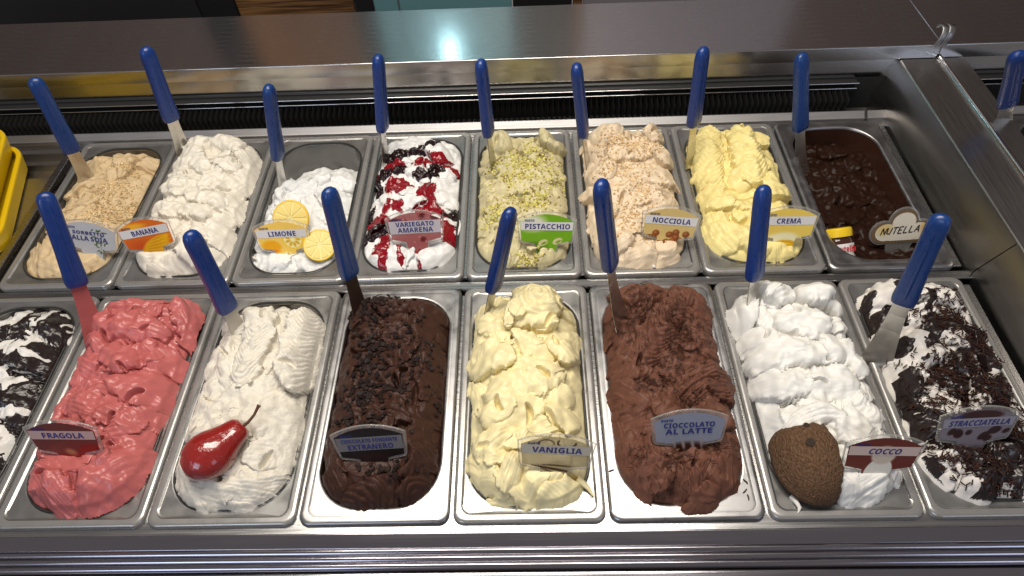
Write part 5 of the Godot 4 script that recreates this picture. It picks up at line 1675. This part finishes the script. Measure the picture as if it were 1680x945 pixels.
func _ready() -> void:
	# ---- camera
	var cam := Camera3D.new()
	cam.name = "camera"
	add_child(cam)
	cam.position = Vector3(0.09153, 0.6958, 0.53759)
	cam.rotation = Vector3(-0.917292, 0.046186, -0.059294)
	cam.fov = 48.798
	cam.near = 0.02
	cam.far = 30.0
	cam.current = true
	# ---- light: dim shop round the case, a warm strip lamp over the pans, a cool shop window behind the customer
	var env := Environment.new()
	env.background_mode = Environment.BG_COLOR
	env.background_color = lin(0.185, 0.17, 0.17)
	env.tonemap_mode = Environment.TONE_MAPPER_LINEAR
	env.tonemap_exposure = 1.0
	env.sdfgi_enabled = true
	env.ssao_enabled = true
	env.ssil_enabled = true
	var we := WorldEnvironment.new()
	we.name = "environment"
	we.environment = env
	add_child(we)
	for l in [["strip_lamp", Vector3(0.02, 1.15, 0.02), Vector3(0.02, 0, 0.02), Vector2(0.95, 0.3), Color(1.0, 0.97, 0.925), 1.38], ["shop_window", Vector3(-1.6, 1.7, 3.0), Vector3(0, 0.2, 0), Vector2(1.5, 1.3), Color(0.84, 0.9, 1.0), 2.7], ["shop_door", Vector3(2.7, 1.6, 3.0), Vector3(0, 0.2, 0), Vector2(1.0, 1.4), Color(0.82, 0.88, 1.0), 1.0], ["counter_lamp", Vector3(-0.1, 1.9, -0.45), Vector3(-0.1, 0.5, -1.2), Vector2(1.2, 0.2), Color(1.0, 0.96, 0.9), 1.7]]:
		var a := AreaLight3D.new()
		a.name = l[0]
		a.area_size = l[3]
		a.light_color = l[4]
		a.light_energy = l[5]
		a.area_range = 8.0
		a.shadow_enabled = true
		add_child(a)
		a.look_at_from_position(l[1], l[2], Vector3(0, 0.1, -1).normalized() if l[0] == "strip_lamp" else Vector3.UP)
	# ---- materials
	fine.frequency = 0.35
	fine.fractal_octaves = 3
	fine.seed = 3
	broad.frequency = 0.9
	broad.fractal_octaves = 2
	broad.seed = 8
	warp.frequency = 0.12
	warp.fractal_octaves = 3
	warp.seed = 21
	make_materials()
	mats.ledge = steel(lin(0.4, 0.39, 0.385), 0.4, 0.55, Vector3(1.2, 40, 40), 19)
	mats.sill = steel(lin(0.36, 0.345, 0.375), 0.14, 0.24, Vector3(0.9, 60, 60), 44)
	mats.cover_top = steel(lin(0.74, 0.72, 0.71), 0.1, 0.3, Vector3(1.5, 70, 70), 14)
	mats.cover_top.heightmap_scale = 0.008
	mats.side_wall = steel(lin(0.3, 0.285, 0.27), 0.26, 0.4, Vector3(20, 20, 1.2), 15)
	mats.side_wall.heightmap_scale = 0.002
	mats.divider = steel(lin(0.46, 0.44, 0.42), 0.28, 0.38, Vector3(30, 30, 1.4), 16)
	mats.divider.heightmap_scale = 0.0015
	mats.cab_dark = std(lin(0.018, 0.018, 0.02), 0.35)
	mats.cab_black = std(lin(0.01, 0.01, 0.01), 0.4)
	mats.cab_wood = std(Color(1, 1, 1), 0.4)
	mats.cab_wood.uv1_triplanar = true
	mats.cab_wood.uv1_scale = Vector3(0.8, 22, 1)
	mats.cab_wood.albedo_texture = noise_tex(0.02, 256, [lin(0.03, 0.012, 0.005), lin(0.42, 0.22, 0.08)], 33)
	mats.cab_teal = std(lin(0.12, 0.26, 0.29), 0.3)
	mats.cab_grey = std(lin(0.21, 0.19, 0.21), 0.4)
	mats.cab_brown = std(lin(0.1, 0.072, 0.06), 0.4)
	mats.pear = std(lin(0.25, 0.01, 0.007), 0.25)
	mats.pear.heightmap_enabled = true
	mats.pear.heightmap_texture = mats.grain
	mats.pear.heightmap_scale = 0.12
	mats.pear.uv1_triplanar = true
	mats.pear.uv1_scale = Vector3(14, 14, 14)
	mats.pear.clearcoat_enabled = true
	mats.pear.clearcoat = 1.0
	mats.pear.clearcoat_roughness = 0.06
	mats.stem = std(lin(0.09, 0.035, 0.015), 0.5)
	mats.coconut = cream(Color(1, 1, 1), 0.8, 0.22)
	mats.coconut.uv1_scale = Vector3(48, 40, 22)
	mats.coconut.albedo_texture = noise_tex(0.03, 256, [lin(0.05, 0.024, 0.011), lin(0.22, 0.125, 0.066)], 41, 4)
	mats.coco_eye = std(lin(0.03, 0.018, 0.01), 0.9)
	mats.rind = std(lin(0.78, 0.5, 0.03), 0.4)
	mats.pith = std(lin(0.78, 0.66, 0.27), 0.45)
	mats.pulp = std(lin(0.78, 0.63, 0.21), 0.25)
	mats.jar = std(lin(0.05, 0.018, 0.01), 0.1)
	mats.yellow = std(lin(0.72, 0.47, 0.004), 0.35)
	var crumb := std(Color(1, 1, 1), 0.55)
	crumb.vertex_color_use_as_albedo = true
	var choc := std(Color(1, 1, 1), 0.6)
	choc.metallic_specular = 0.3
	choc.vertex_color_use_as_albedo = true
	# ---- case and what lies behind it
	make_case()
	make_back()
	# ---- pans
	var plabel := {
		"F0": "clear plastic pan of dark glazed white gelato at the left edge", "F1": "clear plastic pan of pink strawberry gelato", "F2": "clear plastic pan of white gelato with the red pear", "F3": "shiny steel pan of dark chocolate gelato",
		"F4": "clear plastic pan of pale yellow vanilla gelato", "F5": "shiny steel pan of milk chocolate gelato", "F6": "clear plastic pan of white coconut gelato", "F7": "clear plastic pan of chocolate streaked gelato at the right end of the front row",
		"B1": "clear plastic pan of beige soy gelato at the left end of the back row", "B2": "clear plastic pan of off white banana gelato", "B3": "half empty clear plastic pan of lemon gelato", "B4": "clear plastic pan of white gelato with cherries",
		"B5": "clear plastic pan of pale green pistachio gelato", "B6": "clear plastic pan of tan hazelnut gelato", "B7": "clear plastic pan of yellow custard gelato", "B8": "steel pan of dark hazelnut chocolate cream",
	}
	for k in PANS:
		var c: Array = PANS[k]
		var pan := make_pan(plabel[k], Vector3(c[0], 0.0, c[1]), c[2], c[3], k in ["F3", "F5", "B8"], "gelato_pan")
		if k == "B8":   # its walls are smeared with the cream
			pan.get_node("basin").material_override = std(lin(0.04, 0.016, 0.01), 0.25)
	make_pan("steel pan beyond the divider at the right edge", Vector3(0.957, 0.0, -0.1735), 0.168, 0.32, true, "gelato_pan")
	# ---- gelato
	var G := {}
	var whip := {"n": 34, "l": [0.042, 0.085], "w": [0.02, 0.042], "t": [0.005, 0.011], "nr": [3.5, 8], "amp": 0.0009, "late": 4, "cracks": 10}
	G.F1 = build_gelato("F1", "strawberry_gelato", "mound of pink strawberry gelato in thick folds", {"seed": 1, "spill": true, "edge": -0.003, "top": 0.025, "fill": {"n": 44, "l": [0.042, 0.085], "w": [0.02, 0.042], "t": [0.005, 0.011], "nr": [3.5, 8], "amp": 0.0011, "late": 4, "cracks": 16, "tip": 0.008}, "rough": 0.0002}, cream(lin(0.48, 0.125, 0.12), 0.33, 0.02, 0.0, 0.48))
	G.F2 = build_gelato("F2", "pear_gelato", "mound of white gelato with two ridged lobes behind the red pear", {"seed": 2, "edge": -0.005, "top": 0.023, "backv": -0.1, "backdrop": 0.02, "fill": {"n": 40, "l": [0.042, 0.085], "w": [0.02, 0.042], "t": [0.004, 0.008], "nr": [4.5, 9], "amp": 0.001, "late": 4, "across": 0.4}, "rough": 0.0006}, cream(lin(0.7, 0.655, 0.56), 0.55, 0.05))
	G.F3 = build_gelato("F3", "dark_chocolate_gelato", "mound of dark chocolate gelato strewn with chocolate flakes", {"seed": 3, "edge": -0.011, "top": 0.025, "fill": {"n": 60, "l": [0.042, 0.085], "w": [0.02, 0.042], "t": [0.005, 0.01], "nr": [3.5, 9], "amp": 0.0013, "late": 9, "across": 0.35, "tip": 0.008, "cracks": 10}, "rough": 0.0002}, cream(lin(0.05, 0.0225, 0.0155), 0.38, 0.02, 0.0, 0.26))
	G.F4 = build_gelato("F4", "vanilla_gelato", "mound of pale yellow vanilla gelato with a rosette at the back", {"seed": 4, "spill": true, "edge": -0.003, "top": 0.027, "fill": {"n": 44, "l": [0.03, 0.068], "w": [0.018, 0.038], "t": [0.006, 0.012], "nr": [2.5, 6], "amp": 0.0013, "late": 12, "across": 0.15, "tip": 0.009, "cracks": 12}, "rough": 0.0001}, cream(lin(0.8, 0.7, 0.4), 0.38, 0.015))
	G.F5 = build_gelato("F5", "milk_chocolate_gelato", "mound of milk chocolate gelato with fine dark chocolate threads", {"seed": 5, "edge": -0.001, "top": 0.027, "spill": true, "fill": {"n": 60, "l": [0.042, 0.085], "w": [0.02, 0.042], "t": [0.005, 0.01], "nr": [4.5, 10], "amp": 0.0016, "late": 7, "across": 0.4}, "rough": 0.0001}, cream(lin(0.142, 0.06, 0.039), 0.5, 0.02, 0.0, 0.3))
	G.F6 = build_gelato("F6", "coconut_gelato", "billowing mound of pure white coconut gelato", {"seed": 6, "spill": true, "edge": -0.001, "top": 0.027, "fill": {"n": 50, "l": [0.03, 0.065], "w": [0.02, 0.042], "t": [0.006, 0.013], "nr": [2.5, 6], "amp": 0.0009, "late": 6, "tip": 0.009, "cracks": 12}, "rough": 0.0001}, cream(lin(0.76, 0.745, 0.7), 0.45, 0.012))
	G.F7 = build_gelato("F7", "chocolate_chip_gelato", "white gelato under dark chocolate glaze and sprinkles at the right", {"seed": 7, "edge": -0.003, "top": 0.021, "fill": {"n": 30, "l": [0.042, 0.085], "w": [0.02, 0.042], "t": [0.006, 0.012], "nr": [1.5, 4], "amp": 0.0004}, "rough": 0.0001}, cream(lin(0.72, 0.68, 0.63), 0.4, 0.012))
	G.F0 = build_gelato("F0", "glazed_gelato", "white gelato under black cookie glaze at the left edge", {"seed": 8, "edge": -0.016, "top": 0.006, "fill": {"n": 36, "l": [0.042, 0.085], "w": [0.02, 0.042], "t": [0.006, 0.012], "nr": [1.5, 4], "amp": 0.0004}, "rough": 0.0004}, cream(lin(0.74, 0.72, 0.68), 0.4, 0.012))
	G.B1 = build_gelato("B1", "soy_gelato", "mound of beige soy gelato with chopped nuts", {"seed": 9, "edge": -0.016, "top": 0.008, "backv": -0.1, "backdrop": 0.012, "fill": {"n": 40, "l": [0.042, 0.085], "w": [0.02, 0.042], "t": [0.004, 0.009], "nr": [1.5, 5], "amp": 0.0006, "late": 5}, "rough": 0.0002}, cream(lin(0.6, 0.45, 0.26), 0.5, 0.03))
	G.B2 = build_gelato("B2", "banana_gelato", "mound of silky off white banana gelato", {"seed": 10, "spill": true, "edge": -0.001, "top": 0.023, "fill": {"n": 44, "l": [0.03, 0.07], "w": [0.016, 0.036], "t": [0.005, 0.011], "nr": [3.5, 8], "amp": 0.0013, "late": 4, "cracks": 12, "tip": 0.009}, "rough": 0.0001}, cream(lin(0.72, 0.67, 0.57), 0.36, 0.012))
	G.B3 = build_gelato("B3", "lemon_gelato", "low mound of snow white lemon gelato with lemon slices", {"seed": 11, "edge": -0.014, "top": -0.002, "backv": -0.045, "backdrop": 0.045, "fill": {"n": 40, "l": [0.042, 0.085], "w": [0.02, 0.042], "t": [0.004, 0.009], "nr": [3.5, 8], "amp": 0.0007, "vmin": -0.05, "late": 5}, "rough": 0.0004}, cream(lin(0.72, 0.72, 0.7), 0.4, 0.012))
	G.B4 = build_gelato("B4", "cherry_gelato", "white gelato streaked with dark cherries and red syrup", {"seed": 12, "edge": -0.01, "top": 0.008, "fill": {"n": 36, "l": [0.042, 0.085], "w": [0.02, 0.042], "t": [0.005, 0.01], "nr": [2.5, 6], "amp": 0.0009, "late": 3, "tip": 0.008}, "rough": 0.0001}, cream(lin(0.72, 0.71, 0.69), 0.36, 0.012))
	G.B5 = build_gelato("B5", "pistachio_gelato", "mound of pale green pistachio gelato with chopped pistachios", {"seed": 13, "edge": -0.007, "top": 0.015, "fill": {"n": 44, "l": [0.042, 0.085], "w": [0.02, 0.042], "t": [0.005, 0.01], "nr": [2.5, 6], "amp": 0.0008, "late": 6}, "rough": 0.0004}, cream(lin(0.55, 0.485, 0.28), 0.42, 0.02))
	G.B6 = build_gelato("B6", "hazelnut_gelato", "mound of tan hazelnut gelato with chopped hazelnuts", {"seed": 14, "spill": true, "edge": -0.001, "top": 0.021, "fill": {"n": 34, "l": [0.042, 0.085], "w": [0.02, 0.042], "t": [0.005, 0.011], "nr": [3.5, 8], "amp": 0.001, "late": 4, "cracks": 12, "tip": 0.008}, "rough": 0.0002}, cream(lin(0.68, 0.55, 0.385), 0.42, 0.02))
	G.B7 = build_gelato("B7", "custard_gelato", "mound of yellow custard gelato with two ridged lobes", {"seed": 15, "edge": -0.005, "top": 0.017, "fill": {"n": 40, "l": [0.042, 0.085], "w": [0.02, 0.042], "t": [0.005, 0.009], "nr": [4.5, 9], "amp": 0.0012, "late": 5, "cracks": 4, "low": 0.35}, "rough": 0.0001}, cream(lin(0.79, 0.665, 0.28), 0.42, 0.012))
	G.B8 = build_gelato("B8", "dark_hazelnut_cream", "half empty pan of glossy dark brown hazelnut cream", {"seed": 16, "edge": -0.034, "top": -0.034, "fill": {"n": 8, "cracks": 0, "l": [0.02, 0.04], "w": [0.012, 0.02], "t": [0.001, 0.002], "nr": [1, 3], "amp": 0.0006}, "rough": 0.0001}, cream(lin(0.021, 0.0085, 0.005), 0.3, 0.004, 0.0, 0.22))
	# ---- sauces and toppings
	rng.seed = 77
	var glaze := std(lin(0.018, 0.011, 0.01), 0.3)
	var cherry := std(lin(0.012, 0.002, 0.003), 0.12)
	var syrup := std(lin(0.22, 0.004, 0.01), 0.12)
	sauce(G.B4[0], G.B4[1], "syrup_streak", BLOBS.syrup, 0.0009, 0.42, 420, -2.0, 1.0, syrup)
	sauce(G.B4[0], G.B4[1], "dark_cherry", BLOBS.cherry, 0.0028, 0.4, 420, -2.0, 4.0, cherry)
	sauce(G.F7[0], G.F7[1], "chocolate_glaze", BLOBS.choc7, 0.0016, 0.6, 190, -0.12, 9.0, glaze)
	sauce(G.F0[0], G.F0[1], "chocolate_glaze", BLOBS.choc0, 0.0016, 0.65, 220, 0.0, 17.0, glaze)
	var chip := chip_mesh()
	scatter(G.B5[1], 1500, gauss(BLOBS.pistachio), chip, [lin(0.66, 0.58, 0.14), lin(0.52, 0.5, 0.1), lin(0.68, 0.6, 0.26), lin(0.3, 0.2, 0.07), lin(0.64, 0.58, 0.16), lin(0.6, 0.55, 0.13)], 0.0022, 0.0046, 0.5, crumb, "chopped_pistachios", G.B5[0])
	scatter(G.B6[1], 1300, gauss(BLOBS.hazel), chip, [lin(0.74, 0.56, 0.32), lin(0.68, 0.48, 0.24), lin(0.6, 0.38, 0.18), lin(0.76, 0.6, 0.38), lin(0.72, 0.54, 0.3)], 0.002, 0.0042, 0.5, crumb, "chopped_hazelnuts", G.B6[0])
	scatter(G.B1[1], 1200, gauss(BLOBS.hazelsoy), chip, [lin(0.7, 0.54, 0.28), lin(0.64, 0.46, 0.22), lin(0.58, 0.38, 0.18), lin(0.72, 0.58, 0.36), lin(0.7, 0.55, 0.3)], 0.002, 0.0042, 0.5, crumb, "chopped_nuts", G.B1[0])
	scatter(G.F3[1], 650, gauss(BLOBS.flakes), flake_mesh(), [lin(0.022, 0.013, 0.011), lin(0.03, 0.017, 0.014), lin(0.016, 0.01, 0.009)], 0.0035, 0.0078, 0.45, choc, "chocolate_flakes", G.F3[0])
	scatter(G.F5[1], 1600, gauss(BLOBS.curls, 0.9), stick_mesh(0.045, 0.06), [lin(0.06, 0.025, 0.016), lin(0.04, 0.018, 0.012), lin(0.09, 0.035, 0.02)], 0.004, 0.009, 0.35, choc, "chocolate_threads", G.F5[0])
	scatter(G.F7[1], 2200, gauss(BLOBS.vermicelli), stick_mesh(0.11), [lin(0.035, 0.014, 0.01), lin(0.055, 0.022, 0.014), lin(0.022, 0.011, 0.009)], 0.004, 0.0075, 0.4, choc, "chocolate_sprinkles", G.F7[0], -0.001)
	make_pear()
	make_coconut()
	make_jar()
	make_lemon(Vector3(-0.2615, 0.02, -0.119), 0.0275, Vector3(0.0, 0.75, 0.65), "pale lemon slice standing half hidden behind the LIMONE sign")
	make_lemon(Vector3(-0.209, 0.018, -0.066), 0.0235, Vector3(0.1, 0.85, 0.5), "lemon slice lying to the right of the LIMONE sign")
	make_trays()
	make_strays()
	# ---- spades
	var proto := make_spade()
	var slabel := {
		"F1": "blue handled spade with pink coated blade in the strawberry gelato", "F2": "blue handled spade in the white gelato behind the red pear", "F3": "blue handled spade in the dark chocolate gelato", "F4": "blue handled spade leaning right in the vanilla gelato",
		"F5": "blue handled spade in the milk chocolate gelato", "F6": "blue handled spade in the coconut gelato", "F7": "blue handled spade leaning far right in the sprinkled gelato", "B1": "blue handled spade with broad blade in the beige soy gelato",
		"B2": "blue handled spade in the banana gelato, tallest on the left", "B3": "blue handled spade in the half empty lemon pan", "B4": "blue handled spade in the cherry streaked gelato", "B5": "blue handled spade in the pistachio gelato",
		"B6": "blue handled spade in the tan hazelnut gelato", "B7": "blue handled spade in the yellow custard gelato", "B8": "blue handled spade in the dark hazelnut cream", "R1": "blue handled spade beyond the divider at the right edge",
	}
	var coated := {"F1": cream(lin(0.36, 0.09, 0.085), 0.35), "F3": std(lin(0.03, 0.014, 0.01), 0.35), "F2": std(lin(0.5, 0.46, 0.38), 0.4)}
	var blues := []
	for c in [lin(0.003, 0.03, 0.17), lin(0.004, 0.034, 0.155), lin(0.003, 0.026, 0.15)]:
		var bm: StandardMaterial3D = mats.blue.duplicate()
		bm.albedo_color = c
		bm.uv1_offset = Vector3(blues.size() * 0.37, blues.size() * 0.21, 0.1)
		blues.append(bm)
	for e in SPADES:
		var t: Node3D = proto.duplicate()
		t.name = numbered("gelato_spade")
		add_child(t)
		tag(t, slabel[e[0]], "spade", "blue handled gelato spades")
		var d := Vector3(e[4], e[5], e[6]).normalized()
		var pos := Vector3(e[1], e[2], e[3])
		var z := cam.position - pos
		z = (z - d * z.dot(d)).normalized()
		var b := Basis(d.cross(z), d, z) * Basis(Vector3.UP, deg_to_rad(e[7]))
		t.transform = Transform3D(b, pos)
		var worn: StandardMaterial3D = blues[rng.randi() % 3]
		t.get_node("handle").material_override = worn
		for sp in t.get_node("handle").get_children():
			sp.material_override = worn
		if coated.has(e[0]):
			t.get_node("blade").material_override = coated[e[0]]
	proto.free()
	# ---- signs
	for k in SIGNS:
		if k == "B8":
			make_cloud_sign()
		else:
			make_sign(k)
